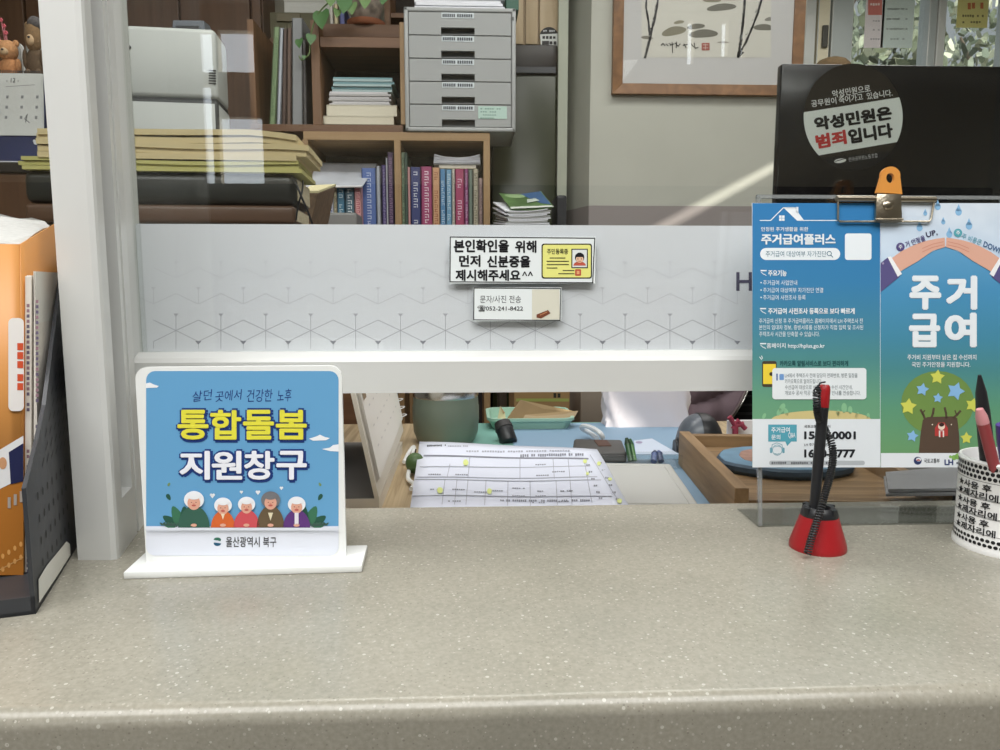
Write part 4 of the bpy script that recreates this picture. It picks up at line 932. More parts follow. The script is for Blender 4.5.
# green tumbler with steel lid
mc = PY(446, 430, 1.50); mr = 33.5*1.5/F_PX
t = thing('tumbler', 'large sage green insulated tumbler with steel rim behind the forms', 'tumbler', (mc.x, 1.5, ZM))
zl = PY(446, 401, 1.5-mr).z; SG = mat('sage_enamel', (112, 122, 108), .4)
c_ = Vector((mc.x, 1.5, 0))
mb = MB(); mb.lathe([(mr*.84, ZM), (mr*.88, ZM+.004), (mr*.97, ZM+.02), (mr*.99, zl-.052), (mr*1.0, zl-.047), (mr*1.0, zl-.02), (mr*.985, zl-.016), (mr*.97, zl)], c_, SG, 48); mb.build('body', t, smooth=True)
mb = MB(); mb.lathe([(mr*.97, zl), (mr*.985, zl+.003), (mr*.985, zl+.022), (mr*.95, zl+.026), (mr*.5, zl+.027)], c_, STEEL, 48); mb.build('steel_rim', t, smooth=True)
# desk calendar tent seen end-on
n0 = PZ(379, 499, ZD+.012); n0 = PY(379, 499, 1.02); zb = n0.z
fr2 = PY(403.5, 430, 1.40)
t = thing('desk_calendar', 'cream cardboard tent calendar standing open behind the blue sign', 'calendar', (n0.x-.08, n0.y+.1, ZD))
CB = mat('cream_card', (228, 220, 206), .7); DKI = mat('shaded_card_inside', (128, 124, 120), .8)  # inner faces greyed to stand for the shade inside the tent
topn = PY(354, 388, 1.02); dz = topn-n0; dz2 = dz*1.9
far = Vector((n0.x-.03, fr2.y, n0.z)); dl = fr2-n0
fwd = fr2-n0
mb = MB(); th_ = Vector((-.006, 0, -.001))
mb.hexa([n0+th_, n0, n0+dl, n0+dl+th_, n0+th_+dz2, n0+dz2, n0+dl+dz2, n0+dl+dz2+th_], CB); mb.build('back_board', t)
lb = n0+Vector((-.19, .005, 0)); apex = n0+dz2
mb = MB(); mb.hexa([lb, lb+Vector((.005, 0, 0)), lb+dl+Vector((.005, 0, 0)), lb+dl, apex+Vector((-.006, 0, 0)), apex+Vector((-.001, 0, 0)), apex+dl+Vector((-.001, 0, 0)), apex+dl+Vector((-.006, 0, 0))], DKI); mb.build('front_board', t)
mb = MB(); mb.box(lb.x, n0.y, ZD, n0.x, n0.y+dl.y, zb, CB, M=None); mb.box(lb.x+.004, n0.y+.003, zb, n0.x-.007, n0.y+dl.y-.004, zb+.0006, DKI); mb.build('base_board', t)
# pages hang on the outer side of the sloping board
nrm = dz.cross(dl).normalized(); nrm = nrm if nrm.x > 0 else -nrm
mb = MB()
for k in range(4):
    o_ = nrm*(.0012+.0012*k); s_ = dz2*(.07+.004*k)
    mb.face([n0+o_+s_+dl*.03, n0+o_+s_+dl*.97, n0+dz2+o_+dl*.97, n0+dz2+o_+dl*.03], mat('calendar_page', (234, 228, 218), .75))
mb.build('pages', t, solid=.0006)
pr = Print(lambda u, v: n0+nrm*.0056+dl*u+dz2*v, nrm, .0003)
for i in range(7):
    for j in range(5): pr.rect(.13+.11*i, .2+.1*j, .13+.11*i+.03, .2+.1*j+.008, (204, 198, 190), 1)
pr.rect(.05, .45, .12, .8, (150, 128, 100), 1)
pr.build('print', t)
mb = MB()
for k in range(6):
    c0 = n0+dl*(.97)+dz2*(.10+.05*k)+nrm*.002
    mb.tube([c0+.011*(math.cos(q*.55)*dl.normalized()+math.sin(q*.55)*nrm) for q in range(12)], .0009, mat('white_wire', (232, 232, 230), .3), 6)
mb.build('spiral_wire', t, smooth=True)
# white charging cable and green bits left of the tumbler
mb = MB(); pts = [PZ(404, 462, ZM+.004), PZ(409, 452, ZM+.01), PZ(414, 447, ZM+.012), PZ(411, 462, ZM+.008), PZ(408, 478, ZM+.006), PZ(414, 484, ZM+.006), PZ(411, 489, ZM+.005)]
mb.tube(spl(pts, 8), .0035, mat('white_cable', (230, 230, 228), .4), 8); tag(mb.build('charging_cable', smooth=True), 'white cable curling between the tent calendar and the forms', 'cable')
q_ = PZ(415, 462, ZM+.02); t = thing('green_ball', 'small dark green round object beside the tumbler foot', 'ball', (q_.x, q_.y, ZM))
mb = MB(); mb.blob((q_.x, q_.y, ZM+.018), (.016, .016, .018), mat('dark_green_skin', (70, 96, 52), .45), 3); mb.build('body', t, smooth=True)
mb = MB(); mb.tube([(q_.x, q_.y, ZM+.034), (q_.x+.002, q_.y, ZM+.042)], .0014, BARK, 6); mb.build('stem', t)
# black glue bottle
gy = 1.47; g0 = PY(507, 447, gy); g1 = PY(502, 422, gy+.03)
t = thing('black_bottle', 'small black bottle lying tilted in front of the mint basket', 'bottle', (g0.x, gy, ZM))
mb = MB(); gb = Vector((g0.x+.004, gy, ZM)); gd = (Vector((g1.x, gy+.03, g1.z))-gb); 
mb.tube([gb, gb+gd*.05, gb+gd*.62], [.0165, .018, .0175], BLACKP, 20); mb.build('body', t, smooth=True)
mb = MB(); mb.tube([gb+gd*.62, gb+gd*.66, gb+gd*.96, gb+gd], [.0178, .019, .0165, .012], mat('black_rubber', (44, 42, 42), .6), 20); mb.build('cap', t, smooth=True)
# mint basket with kraft envelopes
by = 1.60; bl0, br0 = PY(489, 410, by), PY(574, 410, by); bz1 = PY(530, 424, by).z; bc = Vector(((bl0.x+br0.x)/2, by+.075, 0)); hw = (br0.x-bl0.x)/2
t = thing('storage_basket', 'mint green plastic basket with kraft envelopes at the desk end', 'basket', (bc.x, bc.y, ZM))
MI = mat('mint_plastic', (160, 196, 176), .45)
def rr2(hx, hy, r, z, n=6):
    out = []
    for sx, sy, a0 in ((1, 1, 0), (-1, 1, 90), (-1, -1, 180), (1, -1, 270)):
        for k in range(n+1): q = math.radians(a0+90*k/n); out.append(bc+Vector((sx*(hx-r)+r*math.cos(q), sy*(hy-r)+r*math.sin(q), z)))
    return out
zr_ = bz1+.012; hy = .075
mb = MB(); mb.loft([rr2(hw*.9, hy*.9, .02, ZM), rr2(hw, hy, .025, zr_-.008), rr2(hw+.004, hy+.004, .027, zr_-.006), rr2(hw+.004, hy+.004, .027, zr_), rr2(hw-.003, hy-.003, .024, zr_), rr2(hw*.88, hy*.88, .02, ZM+.003)], MI); mb.build('body', t, smooth=True)
KR = mat('kraft_paper', (164, 136, 100), .8, noise=.06, scale=30)
def env(name, label, pts, th, m):
    P = [PY(x, y, d) for x, y, d in pts]; n = (P[1]-P[0]).cross(P[2]-P[0]).normalized()*th
    t = thing(name, label, 'envelope', P[0], 'envelopes in the mint basket'); mb = MB(); mb.hexa([P[0], P[1], P[2], P[3], P[0]+n, P[1]+n, P[2]+n, P[3]+n], m, .0004); mb.build('paper', t)
    mb = MB(); mb.face([P[3]+n*1.1, P[2]+n*1.1, ((P[2]+P[1])*.5+n*1.12+(P[3]-P[2])*.5)], mat('kraft_flap', (178, 150, 112), .8)); mb.build('flap', t)
env('envelope', 'tall tilted kraft envelope leaning across the mint basket', [(505, 421, 1.64), (566, 418, 1.68), (577, 412, 1.69), (520, 400, 1.66)], .004, KR)
env('envelope', 'pale brown flat envelope at the front of the mint basket', [(520, 424, 1.615), (572, 421, 1.63), (578, 411, 1.64), (525, 415, 1.625)], .003, mat('kraft_pale', (188, 164, 132), .8))
env('envelope', 'cream folded slip at the left inside the mint basket', [(497, 422, 1.635), (506, 422, 1.635), (505, 413, 1.645), (500, 406, 1.645)], .002, mat('cream_slip', (216, 206, 164), .8))
# acrylic pen tray with pens, pouch, card
ay = PZ(610, 463, ZM).y
t = thing('accessory_case', 'dark grey flat case with white strap on the blue mat', 'case', PZ(600, 452, ZM))
P = [PZ(*q, ZM+.02) for q in ((572, 452), (574, 438.5), (622, 439.5), (627, 452))]
mb = MB(); lo2 = [Vector((p.x, p.y, ZM)) for p in P]; mb.hexa([lo2[0], lo2[3], lo2[2], lo2[1], P[0], P[3], P[2], P[1]], mat('dark_grey_leather', (76, 74, 72), .55), .005, 3); mb.build('body', t, smooth=True)
mb = MB(); mb.box(*(lambda q: (q.x-.012, q.y-.02, ZM+.0195, q.x+.012, q.y+.03, ZM+.0215))(PZ(603, 444, ZM+.02)), mat('brown_strap', (84, 58, 48), .6)); mb.build('band', t)
mb = MB(); pts = [PZ(603, 438, ZM+.02), PZ(600, 433, ZM+.03), PZ(592, 428, ZM+.03), PZ(584, 426, ZM+.028), PZ(582, 428.5, ZM+.02), PZ(590, 433, ZM+.012), PZ(597, 438, ZM+.012)]
mb.tube(spl(pts, 6), .005, mat('white_strap', (212, 214, 216), .5), 8); mb.build('strap_loop', t, smooth=True)
x0, x1 = PZ(588, 463, ZM).x, PZ(689, 463, ZM).x; y0_ = y1+.014; zt2 = PY(640, 455.5, y0_).z
t = thing('pen_tray', 'clear acrylic pen tray between the case and the grey lid', 'tray', ((x0+x1)/2, y0_+.04, ZM))
mb = MB(); mb.box(x0, y0_, ZM, x1, y0_+.002, zt2, ACRYL); mb.build('front_wall', t); mb = MB(); mb.box(x0, y0_+.07, ZM, x1, y0_+.072, zt2-.01, ACRYL); mb.build('back_wall', t)
mb = MB(); mb.box(x0, y0_+.002, ZM, x1, y0_+.07, ZM+.002, ACRYL); mb.build('bottom', t)
def dpen(label, a, b, r, c, cc):
    A_, B_ = PY(*a), PY(*b); A_.z = max(A_.z, ZM+.006); t = thing('ballpoint_pen', label, 'pen', A_, 'pens in the acrylic tray'); d = B_-A_
    mb = MB(); mb.tube([A_, A_+d*.5, A_+d*.72], r, mat(c[0], c[1], .35), 10); mb.build('barrel', t, smooth=True)
    mb = MB(); mb.tube([A_+d*.72, A_+d*.74, A_+d], [r*1.12, r*1.12, r*.5], mat(cc[0], cc[1], .35), 10); mb.build('cap', t, smooth=True)
yp = y0_+.035
dpen('dark green pen standing in the acrylic tray', (631, 461, yp), (626.5, 438, yp+.02), .0055, ('pen_green', (44, 84, 48)), ('pen_green_dark', (34, 56, 36)))
dpen('light green pen right beside the dark green one', (634.5, 461, yp+.006), (630, 439, yp+.028), .0045, ('pen_light_green', (92, 136, 78)), ('pen_green', (44, 84, 48)))
dpen('slate blue pen in the acrylic tray, left of two', (653.5, 462, yp), (655, 451, yp+.02), .0055, ('pen_slate', (86, 100, 140)), ('pen_slate_dark', (60, 70, 100)))
dpen('dark blue pen in the acrylic tray, right of two', (661, 462, yp), (658.5, 451, yp+.02), .0055, ('pen_slate_dark', (60, 70, 100)), ('pen_slate', (86, 100, 140)))
P = [PZ(*q, ZM+.002) for q in ((636, 454), (634, 440.5), (652, 438.5), (679, 454))]
t = thing('note_card', 'pale blue white card lying on the blue mat behind the pens', 'card', P[0]); mb = MB(); mb.prism([p-Vector((0, 0, .0015)) for p in P], (0, 0, .0015), mat('pale_card', (196, 206, 222), .6)); mb.build('card_sheet', t)
pr = Print(lambda u, v: PZ(u, v, ZM+.002), Vector((0, 0, 1)), .0004); pr.ell(639, 442.5, 3.6, 1.2, (150, 140, 170), 1, n=12); pr.build('print', t)
# tape dispenser behind the tray
dy = cy1+.08; d0 = PY(679, 432, dy); d1 = PY(727, 432, dy); dc = Vector(((d0.x+d1.x)/2, dy+.02, 0)); dr = (d1.x-d0.x)/2
t = thing('tape_dispenser', 'dark grey and black rounded tape dispenser behind the wooden tray', 'tape dispenser', (dc.x, dc.y, ZM))
dzt = PY(703, 415.5, dy).z
def half(x, k, kz):
    return [Vector((x, dc.y+.045*k*math.cos(a*PI/12), ZM+(dzt-ZM)*kz*max(0, math.sin(a*PI/12))**.6)) for a in range(13)]
def drum(x0, x1, m, k=1.0, kz=1.0):
    mb = MB(); L_ = []
    n = 10
    for i in range(n+1):
        x = x0+(x1-x0)*i/n; u = (x-dc.x)/dr; s_ = max(.12, (1-min(1, abs(u))**2.4))**.5; L_.append(half(x, k*s_, kz*s_))
    mb.loft(L_, m); return mb
drum(dc.x-dr*.92, dc.x-dr*.1, mat('slate_plastic', (88, 94, 102), .35)).build('housing', t, smooth=True)
drum(dc.x-dr*.1, dc.x+dr*1.0, BLACKP, 1.02, 1.02).build('cover', t, smooth=True)
drum(dc.x-dr*1.05, dc.x-dr*.9, BLACKP, .9, .9).build('end_cap', t, smooth=True)
# red ribbon and white card right of it
r0 = PY(735, 432, dy+.03); t = thing('red_ribbon', 'dark red ribbon clip on white card behind the wooden tray', 'ribbon', (r0.x, dy+.03, ZM))
RBn = mat('red_ribbon_cloth', (146, 52, 72), .6); mb = MB(); r0.z = max(r0.z, ZM+.02)
mb.tube([r0+Vector((-.012, 0, .03)), r0+Vector((0, 0, .012)), r0+Vector((.016, 0, .016))], .005, RBn, 8); mb.tube([r0+Vector((-.004, 0, .006)), r0+Vector((.004, 0, .022)), r0+Vector((.02, 0, .006))], .005, RBn, 8); mb.tube([r0+Vector((0, 0, .012)), (r0.x+.002, dy+.03, ZM)], .006, RBn, 8); mb.build('ribbon_bow', t, smooth=True)
mb = MB(); mb.box(r0.x-.01, dy+.045, ZM, r0.x+.075, dy+.05, r0.z+.02, mat('white_card', (226, 224, 226), .6), .001); mb.build('card', t)

# ---- beyond the desk: bag on a stool, jacket on a chair, cartons
bx0, bx1 = PY(606, 410, BAGY).x, PY(692, 410, BAGY).x; zsb = ZM
t = thing('white_bag', 'white cloth bag standing at the back edge of the desk mat, partly sunlit', 'bag', ((bx0+bx1)/2, BAGY+.06, zsb))
BGM = mat('white_bag_cloth', (220, 212, 216), .8); mb = MB(); L_ = []
for k in range(14):
    z = zsb+(PY(650, 350, BAGY).z-zsb)*k/13; row = []
    hx, hyb = (bx1-bx0)/2*(1-.02*math.sin(k*.9)), .036*(1-.02*k)
    for i in range(40):
        q = 2*PI*i/40; cx_, sy_ = math.cos(q), math.sin(q); sg = lambda v, e: math.copysign(abs(v)**e, v)
        row.append(Vector(((bx0+bx1)/2+hx*sg(cx_, .35)+.003*math.sin(k*1.7+i), BAGY+.038+hyb*sg(sy_, .35)+.002*math.sin(i*1.3+k*.8), z)))
    L_.append(row)
mb.loft(L_, BGM); mb.build('body', t, smooth=True)
mb = MB()
for dy_ in (.012, .064): mb.tube(spl([((bx0+bx1)/2-.05, BAGY+dy_, L_[-1][0].z-.01), ((bx0+bx1)/2-.04, BAGY+dy_, L_[-1][0].z+.08), ((bx0+bx1)/2+.04, BAGY+dy_, L_[-1][0].z+.08), ((bx0+bx1)/2+.05, BAGY+dy_, L_[-1][0].z-.01)], 6), .005, BGM, 8)
mb.build('handle', t, smooth=True)
# chair with jacket
chy = 2.02; jx0 = PY(692, 410, chy).x; jx1 = jx0+.48; cz0, cz1 = -.45, .16
t = thing('office_chair', 'black mesh office chair with a mauve jacket hung on its back', 'chair', ((jx0+jx1)/2, chy+.25, ZF))
mb = MB(); mb.box(jx0+.03, chy+.04, cz0, jx1-.03, chy+.07, cz1-.03, mat('black_mesh', (16, 16, 18), .8), .012, 3); 
for k in range(22): z = cz0+.03+k*.025; mb.box(jx0+.06, chy+.036, z, jx1-.06, chy+.04, z+.006, mat('black_rib', (38, 38, 40), .6))
mb.build('backrest', t)
mb = MB(); mb.box(jx0+.02, chy+.08, -.53, jx1-.02, chy+.52, -.46, mat('black_mesh', (16, 16, 18)), .025, 3); mb.build('seat', t, smooth=True)
cxm = (jx0+jx1)/2; mb = MB(); mb.tube([(cxm, chy+.3, -.53), (cxm, chy+.3, -.86)], .025, STEEL, 14); mb.build('column', t, smooth=True)
mb = MB(); mb.tube([(cxm, chy+.3, -.515), (cxm, chy+.06, -.50), (cxm, chy+.06, -.40)], .018, BLACKP, 10); mb.build('back_stem', t, smooth=True)
for k in range(5):
    q = k*2*PI/5; e_ = Vector((cxm+.27*math.cos(q), chy+.3+.27*math.sin(q), -.905)); mb = MB(); mb.tube([(cxm, chy+.3, -.86), e_], [.02, .014], BLACKP, 8); o = mb.build('leg', t, smooth=True)
    mb = MB(); M = Matrix(((0, 0, 1), (1, 0, 0), (0, 1, 0))); mb.lathe([(.012, -.012), (.024, -.012), (.024, .012), (.012, .012)], e_-Vector((0, 0, .021)), BLACKP, 16, M=M); mb.build('caster', t, smooth=True)
t = thing('jacket', 'mauve quilted jacket draped over the black office chair', 'jacket', (jx0+.08, chy, cz0))
JM = mat('mauve_quilt', (136, 116, 124), .7, noise=.12, scale=25, bump=.3)
xz0, xz1 = PY(742, 392, chy).x, PY(722, 426, chy).x
zA, zB = PY(740, 392, chy).z, PY(722, 427, chy).z
def zipx(z): f = (z-zB)/(zA-zB); return xz1+(xz0-xz1)*f
grid = []; nz, nx = 60, 40
for k in range(nz+1):
    z = -.36+(.175+.36)*k/nz; row = []
    xr_ = min(jx1-.05, max(jx0+.05, zipx(z)))
    for i in range(nx+1):
        f = i/nx; x = jx0-.01+(xr_-jx0+.01)*f
        seam = (z-.22*(x-jx0)*1.6)/.085; bulge = .02*abs(math.sin(PI*seam))**.6
        side = -.05*(1-min(1, f/.14))**2
        row.append(Vector((x, chy+.008-bulge-.006*math.sin(f*9+z*20)-side, z)))
    grid.append(row)
mb = MB(); mb.sheet(grid, JM); mb.build('body', t, smooth=True, solid=.008)
mb = MB(); zp = [row[-1]+Vector((.001, -.006, 0)) for row in grid]; mb.tube(zp, .0032, mat('zip_tape', (128, 112, 112), .6), 6); mb.tube([p+Vector((.007, .002, 0)) for p in zp], .0022, STEEL, 6); mb.build('zipper', t)
# cartons behind the basket
def carton(label, px, y, dpt, m, extra=None, zbot=ZF):
    a, b = PY(px[0], px[1], y), PY(px[2], px[1], y)
    t = thing('carton', label, 'box', ((a.x+b.x)/2, y+dpt/2, zbot)); mb = MB(); mb.box(a.x, y, zbot, b.x, y+dpt, a.z, m, .002); mb.build('body', t)
    mb = MB(); mb.box(a.x+.005, y+.01, a.z, b.x-.005, y+dpt/2-.001, a.z+.003, m); mb.build('flap', t); mb = MB(); mb.box(a.x+.005, y+dpt/2+.001, a.z, b.x-.005, y+dpt-.01, a.z+.003, m); mb.build('flap', t)
    if extra: pr = Print(*on_y(y)); extra(pr); pr.build('print', t)
    return t
def cx_print(pr):
    pr.rect(516, 398.5, 569, 401.5, (160, 168, 92), 1); pr.marks(553, 393, 561, 398, 2, (50, 46, 40), 1)
carton('brown kraft carton with yellow green stripe behind the mint basket', (514, 376, 570), 1.80, .22, mat('carton_brown', (156, 124, 82), .8), cx_print)
carton('beige carton between the mint basket and the white bag', (581, 376, 605), 1.90, .30, mat('carton_beige', (158, 146, 132), .8))
carton('dark brown wooden carton in the shade behind the tumbler', (409, 376, 428), 1.78, .2, mat('carton_dark', (132, 104, 72), .8, noise=.15, scale=20))

# ================================================================== BOOKCASES
SHW = wood('shelf_oak', (142, 112, 76), (170, 140, 100), (2, 40, 30), .5)
SHV = wood('shelf_oak_upright', (142, 112, 76), (170, 140, 100), (40, 40, 2), .5)
SHD = wood('shelf_brown', (96, 66, 44), (124, 88, 60), (2, 40, 30), .5)
SHDV = wood('shelf_brown_upright', (104, 74, 50), (132, 96, 66), (40, 40, 2), .5)
DARKB = mat('shelf_back_dark', (46, 36, 31), .7)
SD = .30                                          # depth of the shelf units
def board(t, name, px0, py0, px1, py1, m, y0=YS, y1=YS+SD):
    mb = MB(); r_ = pbox(mb, px0, py0, px1, py1, y0, y1, m, .0015); mb.build(name, t); return r_
t = thing('bookcase', 'low light oak bookcase filled with upright books', 'bookcase', PY(420, 300, YS).xy.to_3d()+Vector((0, 0, ZF)))
zTop = PY(420, 132, YS).z
board(t, 'top_board', 303, 132, 490, 140.5, SHW)
zb_sh = PY(420, 232, YS).z; zt_sh = PY(420, 140.5, YS).z
xs = []
for a, b in ((303, 309), (394.5, 401), (483.5, 490)):
    x0, x1 = PY(a, 180, YS).x, PY(b, 180, YS).x; mb = MB(); mb.box(x0, YS, ZF, x1, YS+SD, zt_sh, SHV, .0015); mb.build('upright', t); xs.append((x0, x1))
mb = MB(); mb.box(xs[0][1], YS+.005, zb_sh-.02, xs[2][0], YS+SD-.01, zb_sh, SHW); mb.build('shelf', t)
mb = MB(); mb.box(xs[0][1], YS+.005, ZF+.03, xs[2][0], YS+SD-.01, ZF+.05, SHW); mb.build('shelf', t)
mb = MB(); mb.box(xs[0][0], YS+SD-.008, ZF, xs[2][1], YS+SD, zTop-.002, DARKB); mb.build('back_panel', t)
def mixc(c, k): return tuple(int(x*k) for x in c)
NB = [0]
def book(label, px0, px1, pyt, col, group, yfront=YS+.03, zbot=None, depth=.17, spine=None, leanx=0.0, name='book', pages=True):
    zb0 = zb_sh if zbot is None else zbot
    a, b = PY(px0, 200, yfront), PY(px1, 200, yfront); h = PY((px0+px1)/2, pyt, yfront).z - zb0; x0, x1 = a.x+.0004, b.x-.0004
    t = thing(name, label, 'book', ((x0+x1)/2, yfront, zb0), group)
    S = Matrix.Translation((0, 0, zb0)) @ Matrix(((1, 0, leanx, 0), (0, 1, 0, 0), (0, 0, 1, 0), (0, 0, 0, 1))) @ Matrix.Translation((0, 0, -zb0))
    m = mat('book_%d_%d_%d' % tuple(col), col, .5); th = min(.0025, (x1-x0)*.2)
    mb = MB(); mb.box(x0, yfront, zb0, x0+th, yfront+depth, zb0+h, m, M=S); mb.box(x1-th, yfront, zb0, x1, yfront+depth, zb0+h, m, M=S); mb.box(x0, yfront, zb0, x1, yfront+.0025, zb0+h, m, .0006, M=S); mb.build('cover', t)
    mb = MB(); mb.box(x0+th, yfront+.0025, zb0+.002, x1-th, yfront+depth-.002, zb0+h-.003, mat('book_pages', (214, 208, 194), .8), M=S); mb.build('pages', t)
    if spine:
        wd = x1-x0; pr = Print(lambda u, v: S @ Vector((u, yfront, v)), Vector((0, -1, 0)), .0004); z = zb0+h*.93; cx = (x0+x1)/2; s_ = min(wd*.5, .013)
        while z > zb0+h*.12:
            if random.random() > .14:
                k_ = random.randrange(3); pr.rect(cx-s_/2, z, cx+s_/2*random.uniform(.4, 1), z-s_*.2, spine, 1); pr.rect(cx+(s_*.28 if k_ else -s_*.4), z, cx+(s_*.46 if k_ else -s_*.22), z-s_*.85, spine, 1); pr.rect(cx-s_/2, z-s_*.6, cx+s_/2*random.uniform(-.2, .9), z-s_*.8, spine, 1)
            z -= s_*1.25
        pr.build('spine_print', t)
    return t
G1 = 'books in the right compartment of the oak bookcase'
for lab, a, b, y, c, sp in (('thin green and white striped file, first at the left in the right oak compartment', 401.5, 405, 152, (132, 156, 130), (50, 60, 56)), ('dark green thin book beside the striped file', 405, 408, 152.5, (60, 84, 70), None), ('pale pink slim book left of the navy one', 408, 410.5, 167, (190, 140, 140), None),
    ('navy blue book with white spine lettering, left of the magenta one', 410.5, 421, 167, (44, 52, 104), (200, 204, 216)), ('magenta book with white spine lettering beside the navy book', 421, 432.5, 166.5, (150, 56, 100), (232, 214, 222)), ('beige orange book right of the thick magenta book', 432.5, 440, 167.5, (196, 150, 112), (150, 90, 60)),
    ('steel blue book, left of the two blue books under the white tray', 440, 446, 169, (76, 128, 172), (190, 210, 226)), ('lighter blue book, right of the two blue books under the white tray', 446, 452, 169.5, (104, 152, 186), (200, 216, 226)), ('thin white book between blue and crimson books', 452, 455, 169, (206, 200, 190), (120, 110, 100)),
    ('wide crimson pink book under the white tray', 455, 464.5, 169, (158, 58, 96), (224, 190, 204)), ('purple pink slim book right of the crimson one', 464.5, 468.5, 169, (146, 70, 122), (210, 180, 206)), ('grey green slim book beside the purple one', 468.5, 473, 169.5, (110, 124, 112), None),
    ('cream book with dark spine print near the right oak upright', 473, 478.5, 169, (186, 178, 156), (80, 76, 66)), ('short pinkish grey book, last at the right of the oak compartment', 478.5, 483, 178, (168, 144, 140), (100, 80, 80))):
    book(lab, a, b, y, c, G1, spine=sp)
G2 = 'books in the left compartment of the oak bookcase'
for lab, a, b, y, c, sp in (('white book with blue lettering, far left of the left oak compartment', 327, 333.5, 187, (198, 202, 212), (70, 80, 140)), ('cream slim book beside the white and blue one', 333.5, 337, 187, (190, 180, 150), (90, 80, 60)), ('teal blue book with pale lettering, left of two teal books', 337, 345, 186.5, (62, 112, 138), (196, 214, 222)),
    ('darker teal book with white lettering, right of two teal books', 345, 354.5, 186, (70, 98, 112), (210, 216, 220)), ('salmon pink book with red lettering beside the teal books', 354.5, 361.5, 186, (206, 150, 150), (160, 70, 84))): book(lab, a, b, y, c, G2, yfront=YS-.005, spine=sp)
for lab, a, b, y, c, sp in (('large blue book with pale lettering in the left oak compartment', 362, 376.5, 168, (78, 104, 164), (186, 198, 224)), ('grey white slim book right of the large blue one', 376.5, 381, 166, (166, 170, 178), None), ('deep purple slim book near the middle upright', 382, 386.5, 165, (74, 58, 116), (160, 150, 190)),
    ('thin pale grey folder between the purple books', 386.5, 388, 158, (176, 178, 186), None), ('tall dark purple book against the middle oak upright', 388, 394, 152, (72, 50, 84), (150, 120, 150))): book(lab, a, b, y, c, G2, spine=sp)
# clear file sloping over the books
P = [PY(305, 187, YS-.03), PY(362, 186.5, YS-.03), PY(377, 163.5, YS+.14), PY(315, 162.5, YS+.14)]
t = thing('clear_file', 'pale grey clear file sloping over the books in the left compartment', 'file', P[0]); n = (P[1]-P[0]).cross(P[3]-P[0]).normalized()*.004
mb = MB(); mb.hexa([p-n for p in P]+P, mat('frosted_sheet', (196, 200, 208), .35, noise=.12, scale=14), .0008); mb.build('cover', t)
mb = MB(); q0, q1 = P[0], P[1]; mb.tube([q0, q1], .0035, mat('white_card', (226, 224, 226), .6), 8); mb.build('edge_strip', t)
# grey boxes in front of the books
mb_t = thing('grey_tray', 'flat grey plastic tray in front of the teal books', 'tray', PY(338, 226, 2.18))
mb = MB(); a, b = PY(312, 213.5, 2.16), PY(357, 232, 2.16); mb.box(a.x, 2.16, b.z, b.x, 2.28, a.z, mat('grey_plastic_mid', (128, 128, 126), .5), .004); mb.build('body', mb_t); mb = MB(); mb.box(a.x+.004, 2.165, a.z, b.x-.004, 2.275, a.z+.003, mat('grey_lid', (150, 150, 146), .5)); mb.build('lid', mb_t)
zs2 = b.z
mb = MB(); mb.box(a.x-.03, 2.10, ZF, b.x+.03, 2.30, zs2, SHDV, .003); tt = thing('low_cabinet', 'brown wooden low cabinet hidden below the grey tray', 'cabinet', ((a.x+b.x)/2, 2.2, ZF)); mb.build('body', tt)
mb = MB(); mb.box(a.x-.025, 2.094, ZF+.05, b.x+.025, 2.10, zs2-.02, SHD, .002); mb.build('door', tt)
# open white tray and a book lying across the upright books
yb_ = YS+.04; z0_ = PY(458, 168.5, yb_).z
t = thing('book', 'cream book lying flat across the upright books', 'book', PY(458, 168, yb_)); 
mb = MB(); a, b = PY(439, 168, yb_), PY(476, 165, yb_); mb.box(a.x, yb_, z0_+.0015, b.x, yb_+.15, b.z, mat('book_pages', (214, 208, 194)), .001); mb.build('pages', t); mb = MB(); mb.box(a.x-.001, yb_-.001, z0_, b.x+.001, yb_+.151, z0_+.0015, mat('cream_cover', (206, 196, 170), .6)); mb.build('cover', t)
t = thing('open_notebook', 'white curled notebook lying on top of the flat cream book', 'notebook', PY(458, 165, yb_)); zt0 = b.z
mb = MB(); a, b = PY(433.5, 160, yb_), PY(480.5, 160, yb_); zh = PY(458, 153.5, yb_).z
for k in range(7):
    f = k/6; row0, row1 = [], []
    for i in range(17):
        u = i/16; x = a.x+(b.x-a.x)*(u*(1-.03*f)+.015*f); cur = (zh-zt0)*(.18+.82*f)*(.75+.25*abs(2*u-1)**1.5) - (0.006*f if k == 6 else 0)*math.sin(PI*u)
        row0.append(Vector((x, yb_-.002*(k % 2), zt0+.001+cur*.9))); row1.append(Vector((x, yb_+.14, zt0+.001+cur*1.0+.003*math.sin(PI*u)*f)))
    mb.sheet([row0, row1], PAPER)
mb.build('pages', t, solid=.0022)
mb = MB(); mb.box(a.x, yb_-.003, zt0, b.x, yb_+.143, zt0+.0016, mat('grey_lid', (150, 150, 146))); mb.build('cover', t)

